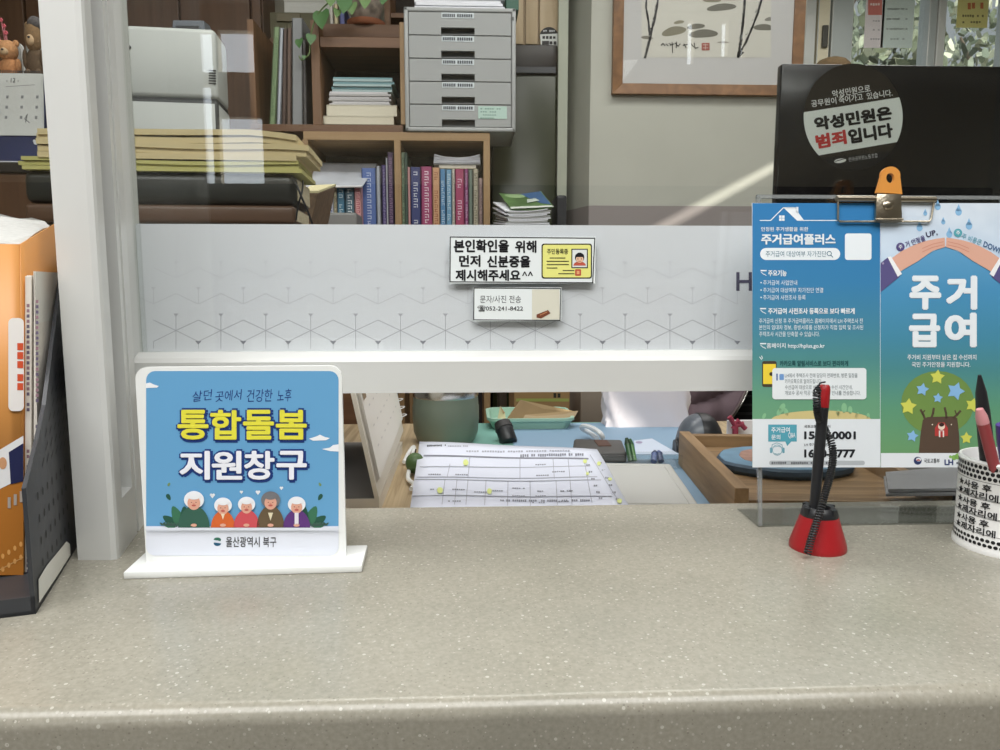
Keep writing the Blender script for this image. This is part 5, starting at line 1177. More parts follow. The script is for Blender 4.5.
# upper shelf unit on the bookcase
t = thing('desktop_shelf', 'brown wooden two-bay shelf standing on the oak bookcase', 'shelf', PY(350, 128, YS))
YU = YS+.01; UD = .27
def ub(name, *a): mb = MB(); r_ = pbox(mb, *a[:4], YU, YU+UD, a[4], .0015); mb.build(name, t); return r_
ub('bottom_board', 250, 124.5, 403, 131.8, SHD)
zu0 = PY(350, 124.5, YU).z
for a, b, y, m in ((311.5, 320, 20, SHDV), (400, 407, 22, SHV)): ub('upright', a, y, b, 124.5, m)
ub('shelf', 320, 37, 400, 47.5, SHD); mb = MB(); pbox(mb, 320, 24, 400, 37, YU+.06, YU+UD, SHD, .001); mb.build('raised_ledge', t)
mb = MB(); pbox(mb, 320, 47.5, 400, 125.5, YU+UD-.008, YU+UD, DARKB); mb.build('back_panel', t)
x0 = PY(250, 100, YU).x; mb = MB(); mb.box(x0, YU, zu0, x0+.018, YU+UD, PY(300, 20, YU).z, SHDV); mb.build('upright', t)
mb = MB(); mb.box(x0, YU+UD-.008, zu0, PY(312, 60, YU).x, YU+UD, PY(300, 10, YU).z, mat('shelf_back_brown', (100, 72, 50), .7)); mb.build('back_panel', t)
# standing files in the left bay
G3 = 'files standing in the left bay of the wooden shelf'
for lab, a, b, y, c, lx, sp in (('slim pale green file with lettering, first of the leaning files', 276, 282, 27, (128, 152, 110), .085, (90, 120, 80)), ('thin pale grey blue file beside the green one', 282.5, 286.5, 28, (184, 190, 200), .07, None), ('dark brown slim file in the left bay', 286.5, 291, 29, (84, 64, 56), .05, None), ('reddish brown file leaning right of the dark brown one', 291, 295.5, 28, (104, 80, 68), .04, None),
    ('thick grey binder with pale edge in the left bay', 296, 306.5, 18, (138, 140, 142), .03, None), ('dark thin file against the shelf upright', 306.5, 310, 40, (70, 66, 66), .012, None)): book(lab, a-4+4*(1-lx/.085), b-4+4*(1-lx/.085), y, c, G3, yfront=YU+.02, zbot=zu0, depth=.2, spine=sp, leanx=lx, name='file')
# piles of booklets and two thick books in the right bay
zz = zu0
def flat(label, name, px0, px1, pyb, pyt, col, edge, y0=YU+.03, group=None, d=.17, n=1, curl=0.0):
    a, b = PY(px0, (pyb+pyt)/2, y0), PY(px1, (pyb+pyt)/2, y0); zb0, zt0 = PY(360, pyb, y0).z, PY(360, pyt, y0).z
    t = thing(name, label, 'book' if n == 1 else 'booklets', ((a.x+b.x)/2, y0, zb0), group); hh = zt0-zb0
    if n == 1:
        m = mat('book_%d_%d_%d' % tuple(col), col, .5); mb = MB(); mb.box(a.x, y0, zb0, b.x, y0+d, zb0+.002, m); mb.box(a.x, y0, zt0-.002, b.x, y0+d, zt0, m); mb.box(a.x, y0, zb0, a.x+.002, y0+d, zt0, m); mb.build('cover', t)
        mb = MB(); mb.box(a.x+.002, y0+.001, zb0+.002, b.x-.001, y0+d-.001, zt0-.002, mat('page_%d_%d_%d' % tuple(edge), edge, .8)); mb.build('pages', t)
    else:
        for k in range(n):
            o1, o2 = random.uniform(-.006, .006), random.uniform(-.006, .006); q0, q1 = zb0+hh*k/n, zb0+hh*(k+1)/n-.0006
            c = col if k % 2 else edge; mb = MB(); mb.box(a.x+o1, y0+random.uniform(0, .008), q0, b.x+o2, y0+d, q1, mat('book_%d_%d_%d' % tuple(c), c, .6)); mb.build('booklet', t)
    return zt0
flat('thick cream book at the bottom of the pile in the wooden shelf', 'book', 323.5, 394, 124.4, 116, (206, 200, 180), (216, 210, 190))
flat('thick cream book lying second from the bottom of the pile', 'book', 326.5, 397, 116, 105, (206, 200, 180), (220, 214, 194))
flat('white booklets piled between cream books and teal booklets', 'booklet_pile', 330, 389, 105, 91, (206, 204, 206), (180, 178, 178), n=6)
flat('teal green booklets on top of the pile in the wooden shelf', 'booklet_pile', 333, 393, 91, 76.5, (120, 158, 164), (168, 190, 192), n=6)
# things on top: potted pothos, books, a taller rack behind
yP = YU+.10; zP = PY(360, 24, YU+.06).z
pc = PY(366, 24, yP); pr_ = (PY(386, 10, yP).x-PY(349, 10, yP).x)/2
t = thing('potted_pothos', 'pothos plant in a mottled pot trailing down from the wooden shelf', 'plant', (pc.x, yP, zP))
PM = mat('mottled_glaze', (128, 118, 108), .35, noise=.55, scale=42); TC = mat('terracotta', (156, 96, 66), .7)
mb = MB(); mb.lathe([(pr_*.92, zP), (pr_*1.0, zP+.004), (pr_*1.04, zP+.016), (pr_*.9, zP+.016)], (pc.x, yP, 0), TC, 32); mb.build('saucer', t, smooth=True)
mb = MB(); mb.lathe([(pr_*.66, zP+.016), (pr_*.74, zP+.02), (pr_*.98, zP+.075), (pr_*1.08, zP+.14), (pr_*1.1, zP+.155), (pr_*1.0, zP+.155), (pr_*.95, zP+.14)], (pc.x, yP, 0), PM, 36); mb.build('pot', t, smooth=True)
LF = [mat('pothos_leaf', (78, 116, 70), .35), mat('pothos_leaf_light', (110, 140, 88), .35)]
def heart(mb, c, s, n, up, m):
    n = n.normalized(); r_ = up.cross(n).normalized(); u = n.cross(r_)
    pts = [(0, -1.0), (.35, -.55), (.62, -.05), (.6, .35), (.35, .55), (0, .42), (-.35, .55), (-.6, .35), (-.62, -.05), (-.35, -.55)]
    f = [c+(x*r_+y*u+.25*abs(x)*n)*s for x, y in pts]; ce = mb.bm.verts.new(c); V = [mb.bm.verts.new(p) for p in f]
    for i in range(len(V)): q = mb.bm.faces.new((ce, V[i], V[(i+1) % len(V)])); q.material_index = mb.mi(m)
vine = [PY(358, -22, yP), PY(340, -8, YU+.03), PY(329, 2, YU-.02), PY(318, 14, YU-.03), PY(312, 30, YU-.03), PY(310, 44, YU-.03), PY(309, 54, YU-.03), PY(302, 60, YU-.03), PY(299, 56, YU-.03)]
v2 = [PY(362, -20, yP), PY(352, 0, YU+.02), PY(342, 8, YU-.01)]; v3 = [PY(370, -20, yP), PY(372, -5, YU), PY(368, 3, YU-.02)]
STM = mat('pothos_stem', (96, 116, 70), .5); mb = MB()
for v in (vine, v2, v3): mb.tube(spl(v, 6), .0022, STM, 6)
mb.build('stem', t, smooth=True)
mb = MB()
for px, py, s_, nx, k in ((322, 17, .034, -.3, 0), (311, 38, .019, .2, 0), (299.5, 42, .0175, -.4, 0), (344, 3, .030, .3, 0), (352, 7, .022, -.2, 1), (365, 1, .022, .1, 1), (331, -4, .03, 0, 1), (383, -6, .03, .3, 0), (304, 57, .008, 0, 0), (337, 12, .016, .5, 1)):
    heart(mb, PY(px, py, YU-.035), s_*1.25, Vector((nx, -1, .35)), Vector((.3*nx, .2, 1)), LF[k])
for k in range(26):
    q = random.random()*6.28; heart(mb, Vector((pc.x+.09*math.cos(q), yP+.06*math.sin(q), zP+.19+random.random()*.12)), .045, Vector((math.cos(q), math.sin(q)-.4, .7)), Vector((0, 0, 1)), random.choice(LF))
mb.build('foliage', t, smooth=True)
zL = PY(345, 24, YU+.06).z
G4 = 'small books beside the plant pot'
for lab, a, b, y, c in (('cream book beside the plant pot on the upper shelf', 338.5, 343, 4, (204, 190, 150)), ('blue small book beside the plant pot', 344, 349.5, 6, (88, 96, 160)), ('white thin book left of the plant pot', 334.5, 338, 5, (206, 200, 190))): book(lab, a, b, y, c, G4, yfront=YU+.16, zbot=PY(345, 24, YU+.06).z, depth=.1)
t = thing('wall_rack', 'brown wooden rack behind the plant pot beside the drawer unit', 'rack', PY(398, 30, YU+.2)); yR = YS+SD+.01
mb = MB(); pbox(mb, 385, -30, 391, 124, yR, yR+.2, SHDV); mb.build('upright', t); mb = MB(); pbox(mb, 391, 13.5, 470, 18, yR, yR+.2, SHD); mb.build('shelf', t); mb = MB(); pbox(mb, 385, -30, 470, 124, yR+.2, yR+.21, DARKB); mb.build('back_panel', t)
mb = MB(); a = PY(388, 124, yR); mb.box(a.x, yR, ZF, PY(470, 124, yR).x, yR+.2, a.z, SHDV); mb.build('base_cabinet', t)
# pale box top left behind the files
t = thing('paper_box', 'long white paper box lying behind the tall files near the ceiling', 'box', PY(315, 15, 2.62)); mb = MB(); pbox(mb, 284, 1, 338, 13, YU+UD+.02, YU+UD+.12, mat('white_box_card', (212, 212, 206), .7), .003); mb.build('body', t); mb = MB(); pbox(mb, 283.6, -3, 338.4, 1.5, YU+UD+.018, YU+UD+.122, mat('white_box_card', (212, 212, 206))); mb.build('lid', t)
zbx = PY(311, 13, YU+UD+.02).z; a, b = PY(284, 13, YU+UD+.02).x, PY(338, 13, YU+UD+.02).x
t = thing('olive_cabinet', 'narrow olive cabinet with a small name plate behind the files', 'cabinet', ((a+b)/2, YU+UD+.08, ZF)); OLV = mat('olive_paint', (92, 88, 62), .6)
mb = MB(); mb.box(PY(270, 13, YU+UD+.02).x, YU+UD+.02, ZF, b, YU+UD+.14, zbx, OLV); mb.build('body', t); mb = MB(); pbox(mb, 276.5, 13.5, 300, 21, YU+UD+.012, YU+UD+.019, mat('name_plate', (106, 98, 72), .5)); mb.build('name_plate', t)

# ---- grey five-drawer desk cabinet, slightly tilted
yD = YS+.0
TLd, TRd, BLd, BRd = PY(408, 6.5, yD), PY(519.5, 10, yD), PY(405, 131, yD), PY(515, 134.5, yD)
zTB = PY(460, 131.9, yD).z
ux2 = (BRd-BLd).normalized(); 
Od = Vector((PY(405.5, 131, yD).x, yD-.006, zTB)); Wd = (BRd-BLd).length; Hd = PY(460, 8, yD).z-zTB
t = thing('drawer_cabinet', 'grey plastic five-drawer desk cabinet on top of the oak bookcase', 'drawer cabinet', Od+Vector((Wd/2, .1, 0)))
GC = mat('cabinet_grey', (166, 168, 168), .45); GD = mat('drawer_grey', (158, 160, 160), .45)
DKG = mat('recess_grey', (96, 98, 98), .6)
mb = MB(); q = .013
def dbx(x0, z0, x1, z1, y0, y1, m, bev=0): mb.box(Od.x+x0, Od.y+y0, Od.z+z0, Od.x+x1, Od.y+y1, Od.z+z1, m, bev, 3)
dbx(0, 0, q, Hd, 0, .25, GC, .004); dbx(Wd-q, 0, Wd, Hd, 0, .25, GC, .004); dbx(0, 0, Wd, q, 0, .25, GC, .004); dbx(0, Hd-q, Wd, Hd, 0, .25, GC, .004); dbx(q*.5, q*.5, Wd-q*.5, Hd-q*.5, .24, .25, GC)
dbx(Wd-.012, Hd-.035, Wd-.006, Hd-.025, -.001, .002, DKG)
mb.build('body', t, smooth=True)
dh = (Hd-2*q)/5
for k in range(5):
    z0_ = q+dh*(4-k); g_ = .0016; x0_, x1_ = q+g_, Wd-q-g_
    hx0, hx1 = Wd*.33, Wd*.63; zh0 = z0_+g_; zh1 = z0_+dh*.34
    mb = MB()
    dbx(x0_, z0_+g_, hx0, z0_+dh-g_, .002, .014, GD); dbx(hx1, z0_+g_, x1_, z0_+dh-g_, .002, .014, GD); dbx(hx0, zh1, hx1, z0_+dh-g_, .002, .014, GD); dbx(x0_, z0_+g_, x1_, z0_+dh-g_-.004, .030, .034, DKG); dbx(x0_, z0_+g_, x0_+.003, z0_+dh-.01, .014, .22, GD); dbx(x1_-.003, z0_+g_, x1_, z0_+dh-.01, .014, .22, GD)
    dr_ = mb.build('drawer', t)
    mb = MB(); dbx(hx0+.001, zh0, hx1-.001, zh0+.003, .004, .03, DKG); mb.build('handle_recess', dr_)
    mb = MB(); lz0, lz1 = z0_+dh*.73, z0_+dh*.97; dbx(Wd*.335, lz0, Wd*.625, lz1, .0008, .002, mat('label_white', (206, 214, 218), .6)); lb_ = mb.build('label_strip', dr_)
    pr = Print(lambda u, v: Vector((Od.x+u, Od.y+.0008, Od.z+v)), Vector((0, -1, 0)), .0003)
    zc2 = (lz0+lz1)/2
    for a, b in ((.345, .46), (.475, .615)): 
        n = 7; wd = Wd*(b-a)/n
        for i in range(n): pr.rect(Wd*a+wd*i, zc2-.005, Wd*a+wd*(i+.72), zc2+.004, (62, 66, 74), 1)
    pr.build('label_print', dr_)
mb = MB(); dbx(Wd*.66, q+dh*.38, Wd*.92, q+dh*.93, .0006, .002, mat('mint_note', (182, 208, 198), .6)); nt_ = mb.build('sticky_note', t)
pr = Print(lambda u, v: Vector((Od.x+u, Od.y+.0006, Od.z+v)), Vector((0, -1, 0)), .0003)
for k in range(4):
    for i in range(9-k):
        if random.random() < .85: pr.rect(Wd*.68+.007*i, q+dh*.84-.009*k, Wd*.68+.007*i+.005, q+dh*.84-.009*k-.003, (110, 140, 130), 1)
pr.build('note_print', t)
zT2 = Od.z+Hd
t = thing('paper_ream', 'white stack of paper lying on the grey drawer cabinet', 'papers', (Od.x+.12, yD+.1, zT2)); a, b = PY(414, 3, yD).x, PY(505, 3, yD).x
for k in range(4): mb = MB(); mb.box(a+.004*(k % 2), yD+.01-.003*(k % 2), zT2+.009*k, b-.006*(k % 3), yD+.2, zT2+.009*k+.0082, PAPER, .001); mb.build('paper_block', t)
t = thing('green_box', 'dark green box standing beside the white papers on the drawer cabinet', 'box', (b+.02, yD+.1, zT2)); mb = MB(); mb.box(b+.004, yD+.01, zT2, b+.042, yD+.19, zT2+.07, mat('dark_green_board', (62, 98, 84), .6), .002); mb.build('body', t); mb = MB(); mb.box(b+.003, yD+.009, zT2+.07, b+.043, yD+.191, zT2+.076, mat('dark_green_board', (62, 98, 84)), .001); mb.build('lid', t)

# ---- olive refrigerator-like locker, cream wooden doors and the brochure pile
yO = 2.67; a, b = PY(497, 150, yO).x, PY(557.3, 150, 2.655).x-.001; zo = PY(530, 75, yO).z; zo2 = PY(530, 44, yO).z
t = thing('green_locker', 'dark olive green locker between bookcase and pillar', 'locker', ((a+b)/2, yO+.15, ZF)); OG = mat('olive_green_enamel', (50, 55, 32), .3, noise=.1, scale=4)
mb = MB(); mb.box(a-.02, yO, ZF, b, yO+.27, zo, OG, .006); mb.build('body', t, smooth=True); mb = MB(); mb.box(a-.02, yO+.005, zo, b, yO+.27, zo2, mat('locker_top_dark', (46, 40, 36), .4), .004); mb.build('top_unit', t, smooth=True)
mb = MB(); mb.box(a-.015, yO-.006, ZF+.05, b-.005, yO, zo-.006, OG, .003); mb.build('door', t, smooth=True); mb = MB(); mb.box(a-.015, yO-.008, zo+.004, b-.005, yO+.006, zo+.026, mat('locker_trim', (66, 68, 72), .4), .002); mb.build('trim', t)
t = thing('wooden_door_panel', 'cream wooden cupboard doors standing above the olive locker', 'cupboard', ((a+b)/2, yO+.15, zo2)); CRM = wood('cream_wood', (178, 156, 124), (198, 178, 148), (40, 40, 2), .5)
zt9 = ZC-.02; mb = MB(); mb.box(a-.02, yO+.03, zo2, b, yO+.27, zt9, CRM); mb.build('body', t)
for p0, p1 in ((505, 524), (526, 538.5), (540, 560)): mb = MB(); mb.box(PY(p0, 20, yO).x, yO+.015, zo2+.004, PY(p1, 20, yO).x, yO+.03, zt9-.01, CRM, .004); mb.build('door', t, smooth=True)
yst = yO+.0148; q0 = PY(549, 36, yst)
t = thing('round_sticker', 'small round black and white warning sticker on the cream doors', 'sticker', q0)
pr = Print(*on_y(yst-.0002), eps=.0004)
pr.ell(549, 37, 9.6, 10, (34, 34, 36), 1); pr.poly([(540, 34.5), (558, 33.5), (558, 46), (541, 47)], (214, 216, 212), 2); pr.marks(543, 30, 555, 32, 6, (200, 200, 200), 3); pr.marks(542, 36, 556, 39.5, 4, (40, 40, 42), 3); pr.rect(542, 41, 549, 45, (50, 48, 48), 3); pr.marks(549, 41, 557, 45, 2, (40, 40, 42), 3)
pr.build('sticker_print', t)
# brochure pile on a low stand in front of the locker
yq = 2.22; a, b = PY(500, 210, yq).x, PY(552, 210, yq).x; zq = PY(526, 232, yq).z
t = thing('low_stand', 'low grey stand hidden below the brochure pile', 'stand', ((a+b)/2, yq+.12, ZF)); mb = MB(); mb.box(a-.02, yq-.02, zq-.02, b+.08, yq+.24, zq, BLACKP); mb.build('top', t)
for x in (a, b+.04):
    for y in (yq, yq+.2): mb = MB(); mb.box(x, y, ZF, x+.02, y+.02, zq-.02, STEEL); mb.build('leg', t)
t = thing('brochure_pile', 'pile of white brochures with green landscape cover beside the pillar', 'brochures', ((a+b)/2, yq+.1, zq))
z1_ = PY(526, 210, yq).z
nK = 14
for k in range(nK):
    f0 = zq+(z1_-zq)*k/nK; th2 = (z1_-zq)/nK*.78; o1, o2 = random.uniform(-.008, .006), random.uniform(-.006, .008); mb = MB()
    rows0, rows1 = [], []
    for i in range(9):
        u = i/8; x = a+o1+.02+(b-a-.03+o2-o1)*u; dz_ = .016*(u-.3)**2*k/nK; rows0.append(Vector((x, yq, f0+dz_))); rows1.append(Vector((x-.03, yq+.17, f0+dz_+.045*k/nK)))
    mb.sheet([rows0, rows1], PAPER if k % 3 else mat('brochure_grey', (176, 178, 176), .6)); mb.build('brochure', t, solid=th2)
mb = MB(); 
Q = [PY(511, 210.5, yq), PY(554, 208.5, yq), PY(541, 192.5, yq+.17), PY(499, 194.5, yq+.17)]
cg = mat('cover_green', (96, 126, 76), .4, noise=.35, scale=14)
def qq(u, v): return ex(ex(Q[0], Q[1], u), ex(Q[3], Q[2], u), v) + Vector((0, 0, .004-.006*math.sin(PI*u)))
mb.sheet([[qq(i/10, j/6) for i in range(11)] for j in range(7)], cg); mb.build('cover_sheet', t, solid=.001)
pr = Print(qq, (Q[1]-Q[0]).cross(Q[3]-Q[0]).normalized(), .0012); pr.poly([(.5, .98), (.98, .98), (.98, .15), (.8, .3), (.62, .7)], (70, 100, 140), 1); pr.ell(.35, .85, .25, .12, (150, 176, 130), 1); pr.poly([(.5, .4), (.8, .45), (.75, .62), (.55, .6)], (190, 200, 190), 2); pr.poly([(0, 0), (1, 0), (.97, .1), (.03, .12)], (214, 218, 210), 1); pr.build('cover_print', t)
mb = MB(); mb.box(b+.02, yq+.05, zq, b+.05, yq+.2, PY(556, 193, yq).z, BLACKP, .006); tb = thing('black_box', 'small black box standing upright right of the brochure pile', 'box', (b+.03, yq+.1, zq)); mb.build('body', tb, smooth=True)
mb = MB(); mb.box(b+.022, yq+.048, zq+.01, b+.048, yq+.051, PY(556, 196, yq).z, mat('black_rib', (38, 38, 40))); mb.build('front_grille', tb)

# ---- framed ink painting
yF = YB-.025
t = thing('framed_painting', 'ink painting of branches and stones in a brown wooden frame on the wall', 'picture', PY(708, 93, yF))
FW = wood('frame_wood', (112, 78, 48), (142, 102, 66), (30, 30, 30), .45)
fx0, fx1, fz0 = PY(613, 60, yF).x, PY(803.5, 60, yF).x, PY(705, 94.5, yF).z; fz1 = ZC-.12; fwid = PY(623.5, 60, yF).x-fx0
mb = MB()
def mit(x0, z0, x1, z1, m, y0, y1, w_):
    o = [(x0, z0), (x1, z0), (x1, z1), (x0, z1)]; i_ = [(x0+w_, z0+w_), (x1-w_, z0+w_), (x1-w_, z1-w_), (x0+w_, z1-w_)]
    for k in range(4):
        a, b, c, d_ = o[k], o[(k+1) % 4], i_[(k+1) % 4], i_[k]
        mb.hexa([Vector((p[0], y1, p[1])) for p in (a, b, c, d_)] + [Vector((p[0], y0 if n < 2 else y0+.006, p[1])) for n, p in enumerate((a, b, c, d_))], m, .001)
mit(fx0, fz0, fx1, fz1, FW, yF, YB-.001, fwid); mb.build('frame', t)
mb = MB(); mb.box(fx0+fwid*.9, yF+.012, fz0+fwid*.9, fx1-fwid*.9, YB-.002, fz1-fwid*.9, mat('mat_board', (206, 205, 204), .8)); mb.build('mat_board', t)
yA_ = yF+.0118
pr = Print(*on_y(yA_), eps=.0004)
pr.rect(641.5, -60, 771, 57.5, (216, 214, 204), 1)
ST1, ST2, IK = (120, 118, 108), (140, 136, 118), (52, 52, 54)
for cx, cy, rx, ry, c, ro in ((674, 32, 12.5, 4.4, ST2, -.2), (703.5, 34.5, 14.5, 4.2, ST1, -.05), (696, 27, 9, 2.7, ST1, -.12), (679, 22.5, 5.4, 1.7, (150, 146, 126), -.15), (721.5, 8, 15, 3.6, ST1, -.1), (712, .5, 9, 2.4, ST2, 0), (730, -2, 11, 3, ST1, 0), (764, 28, 11, 3.2, ST1, .02), (770, 19.5, 5.5, 2, (140, 138, 130), -.1), (647, 38, 6, 1.8, (140, 136, 126), .1), (723, 42.5, 6, 1, (160, 156, 146), 0)):
    P = []
    for i in range(24):
        q_ = 2*PI*i/24; x, y = rx*math.cos(q_), ry*math.sin(q_)*(1.15 if math.sin(q_) < 0 else .8)*(1+.08*math.sin(3*q_)); x2 = cx+x*math.cos(ro)-y*math.sin(ro); y2 = cy+x*math.sin(ro)+y*math.cos(ro); P.append((min(x2, 770.8), y2))
    pr.poly(P, c, 2)
def br(pts, w0, w1, c=IK):
    n = len(pts)-1
    for k in range(n):
        for j in range(4):
            f0, f1 = j/4, (j+1)/4; a, b = pts[k], pts[k+1]; pr.line([(a[0]+(b[0]-a[0])*f0, a[1]+(b[1]-a[1])*f0), (a[0]+(b[0]-a[0])*f1+random.uniform(-.3, .3), a[1]+(b[1]-a[1])*f1)], (w0+(w1-w0)*(k+f0)/n)*random.uniform(.8, 1.15), c, 3)
br([(645, 57.5), (649, 42), (653, 25), (657, 8), (658.5, -10), (662, -55)], 2.6, 1.8, (76, 76, 78)); br([(650, 40), (648.5, 22), (646, 8), (647, -12), (643, -50)], 2.2, 1.5, (76, 76, 78))
br([(738, 57), (741, 40), (743, 22), (744.5, 4), (745, -14), (748, -55)], 2.6, 2.0); br([(738, 56), (746, 42), (752, 28), (758, 12), (762, -2), (768, -30)], 2.2, 1.8); pr.line([(738, 57), (743, 52.5)], 1.8, IK, 3)
for k in range(34):
    f = random.random(); a, b = random.choice((((738, 57), (745, -5)), ((738, 56), (762, -2)), ((645, 57), (658, 0)))); x, y = a[0]+(b[0]-a[0])*f, a[1]+(b[1]-a[1])*f; pr.line([(x-1.1, y), (x+.6, y-1.4)], .6, (170, 168, 160) if k % 2 else (20, 20, 22), 4)
for pts in ([(661, 45.5), (663, 43.5), (665, 46)], [(666, 44), (668, 46)], [(669, 43.5), (671, 45)], [(672, 42.5), (672.5, 53)], [(670, 45.5), (674, 44)], [(675, 43), (678, 46.5), (680, 44)], [(684, 44), (686, 48)], [(683, 45.5), (687.5, 44.5)], [(691, 44), (693.5, 47)], [(694, 43), (695, 48.5), (698, 47.5)], [(676.5, 42), (676, 48)]): pr.line(pts, .9, (26, 26, 28), 3)
pr.rrect(701.5, 43, 709.5, 50.5, .6, (170, 96, 88), 3); pr.line([(703, 45), (708, 45)], .7, (214, 190, 178), 4); pr.line([(705.3, 44), (705.3, 49.5)], .7, (214, 190, 178), 4); pr.line([(703, 48), (708, 48)], .7, (214, 190, 178), 4)
pr.build('painting', t)
mb = MB(); mb.box(fx0+fwid*.95, yF+.0075, fz0+fwid*.95, fx1-fwid*.95, yF+.009, fz1-fwid*.95, GLASS_DULL); mb.build('glass_pane', t)

# ---- brown fuzzy basket top behind the monitor
yK = 3.3; kc = PY(840.5, 66, yK); kr = PY(858, 62, yK).x-kc.x; zt_ = PY(840, 52.5, yK).z
t = thing('woven_basket', 'brown woven round basket top peeking over the black monitor', 'basket', (kc.x, yK+kr, zt_-.16)); BK = mat('brown_wicker', (104, 84, 58), .9, noise=.4, scale=130, bump=.8)
mb = MB(); mb.lathe([(kr*.8, zt_-.16), (kr*1.02, zt_-.10), (kr*1.05, zt_-.05), (kr*.98, zt_-.03), (kr*.75, zt_-.012), (kr*.4, zt_-.002), (.004, zt_)], (kc.x, yK+kr, 0), BK, 40); mb.build('body', t, smooth=True)
mb = MB()
for k in range(5): z = zt_-.13+.02*k; mb.tube([(kc.x+kr*1.03*math.cos(i*PI/20), yK+kr+kr*1.03*math.sin(i*PI/20), z) for i in range(41)], .006, BK, 6)
mb.build('woven_band', t, smooth=True)
t = thing('window_cabinet', 'low white cabinet under the far window behind the monitor', 'cabinet', (kc.x, yK+.15, ZF)); mb = MB(); mb.box(WX1+.02, yK-.02, ZF, XR-.05, YW-.04, zt_-.16, WALLM, .004); mb.build('body', t)
for k in range(3): x = WX1+.04+k*.5; mb = MB(); mb.box(x, yK-.032, ZF+.06, x+.46, yK-.02, zt_-.2, WHITE, .003); mb.build('door', t)

# ---- monitor back with sticker
yM = 1.42; M0 = PY(880, 64.5, yM)
mx0, mx1, mz1 = PY(779, 130, yM).x, PY(779, 130, yM).x+.62, M0.z; mz0 = mz1-.36
t = thing('computer_monitor', 'black computer monitor seen from behind with a round warning sticker', 'monitor', ((mx0+mx1)/2, yM+.05, ZD))
BM_ = mat('monitor_black', (22, 22, 24), .18)
mb = MB(); mb.box(mx0, yM, mz0, mx1, yM+.022, mz1, BM_, .004, 3); mb.build('back_cover', t, smooth=True)
mb = MB(); mb.box(mx0+.005, yM+.022, mz0+.008, mx1-.005, yM+.024, mz1-.005, mat('screen_dark', (14, 16, 20), .1)); mb.build('screen', t)
mxc = (mx0+mx1)/2; mb = MB(); mb.box(mxc-.035, yM+.03-.05, ZD+.012, mxc+.035, yM-.001, mz0+.12, BM_, .005); mb.build('stand_neck', t, smooth=True)
mb = MB(); mb.box(mxc-.12, yM-.06, ZD, mxc+.12, yM+.12, ZD+.012, BM_, .004); mb.build('stand_base', t, smooth=True)
pr = Print(*on_y(yM-.0002), eps=.0003)
CXs, CYs, Rs = 853, 117, 49.5
pr.ell(CXs, CYs, Rs, Rs*1.08, (46, 42, 36), 1, n=56)
def circ_y(x, top): d_ = max(0, 1-((x-CXs)/Rs)**2)**.5*Rs*1.08; return CYs-d_ if top else CYs+d_
def chord(f, xa, xb, n=20): return [(xa+(xb-xa)*k/n, f(xa+(xb-xa)*k/n)) for k in range(n+1)]
ftop = lambda x: 111.8+(x-804.5)*(97-111.8)/(900-804.5); fbot = lambda x: 156+(x-815.5)*(142.5-156)/(896-815.5)
def arc(a0, a1, n=16): return [(CXs+Rs*math.cos(math.radians(a0+(a1-a0)*k/n)), CYs+Rs*1.08*math.sin(math.radians(a0+(a1-a0)*k/n))) for k in range(n+1)]
inside = []
for k in range(720):
    q_ = math.radians(k/2); x, y = CXs+Rs*math.cos(q_), CYs+Rs*1.08*math.sin(q_)
    if ftop(x) <= y <= fbot(x): inside.append((k/2, x, y))
right = sorted([p for p in inside if p[1] > CXs], key=lambda p: p[2]); left = sorted([p for p in inside if p[1] < CXs], key=lambda p: -p[2])
pr.poly([(p[1], p[2]) for p in right[::3]] + [(p[1], p[2]) for p in left[::3]], (220, 228, 222), 2)
pr.poly([(p[0], p[1]) for p in arc(40, 130) if p[1] > fbot(p[0])+.3] + [(816.5, fbot(816.5)+.6), (895, fbot(895)+.6)][0:0], (26, 26, 28), 2)
WS = (222, 226, 222); BT = (30, 30, 32)
pr.text('악성민원으로', (831.5, 90.5), (869.5, 84.5), (832.5, 98), WS, 3, .018)
pr.text('공무원이', (810.5, 100.5), (835.5, 97), (811.5, 107.5), WS, 3, .018); pr.text('죽어가고', (838, 96.7), (862, 93.2), (839, 103.8), WS, 3, .018); pr.text('있습니다.', (866, 92.8), (891.5, 89.3), (867, 99.8), WS, 3, .018)
pr.text('악성민원은', (813, 117.5), (890.5, 105.5), (815, 131.5), BT, 3, .055)
pr.text('범죄', (814.5, 135), (845, 129.5), (816.5, 149.5), (190, 62, 60), 3, .05); pr.text('입니다', (847, 129.5), (891.5, 122.5), (849, 144.5), BT, 3, .055)
pr.ell(840, 160.8, 6, 2.2, WS, 3, rot=-.15); pr.line([(835, 161.5), (845, 158.6)], .7, BT, 4); pr.text('전국공무원노동조합', (848, 157.6), (877, 153), (848.6, 162), (190, 192, 190), 3, .006)
pr.build('sticker', t)

# ================================================================== LEFT SIDE: FOLDER STACK, PRINTER, CALENDAR
BROWNW = wood('wardrobe_brown', (86, 60, 42), (108, 78, 56), (40, 40, 2), .45)
yw_ = 2.75
t = thing('wardrobe', 'brown wooden wardrobe doors along the far left wall', 'wardrobe', (PY(130, 10, yw_).x, yw_+.1, ZF))
x0, x1 = PY(-150, 20, yw_).x, PY(262, 20, yw_).x
mb = MB(); mb.box(x0, yw_+.02, ZF, x1, 2.94, ZC-.03, BROWNW); mb.build('body', t)
seams = [-150, -60, 25, 104, 180, 251, 262]
for a, b in zip(seams, seams[1:]):
    mb = MB(); mb.box(PY(a, 20, yw_).x+.004, yw_, ZF+.05, PY(b, 20, yw_).x-.004, yw_+.02, ZC-.05, BROWNW, .003); d_ = mb.build('door', t)
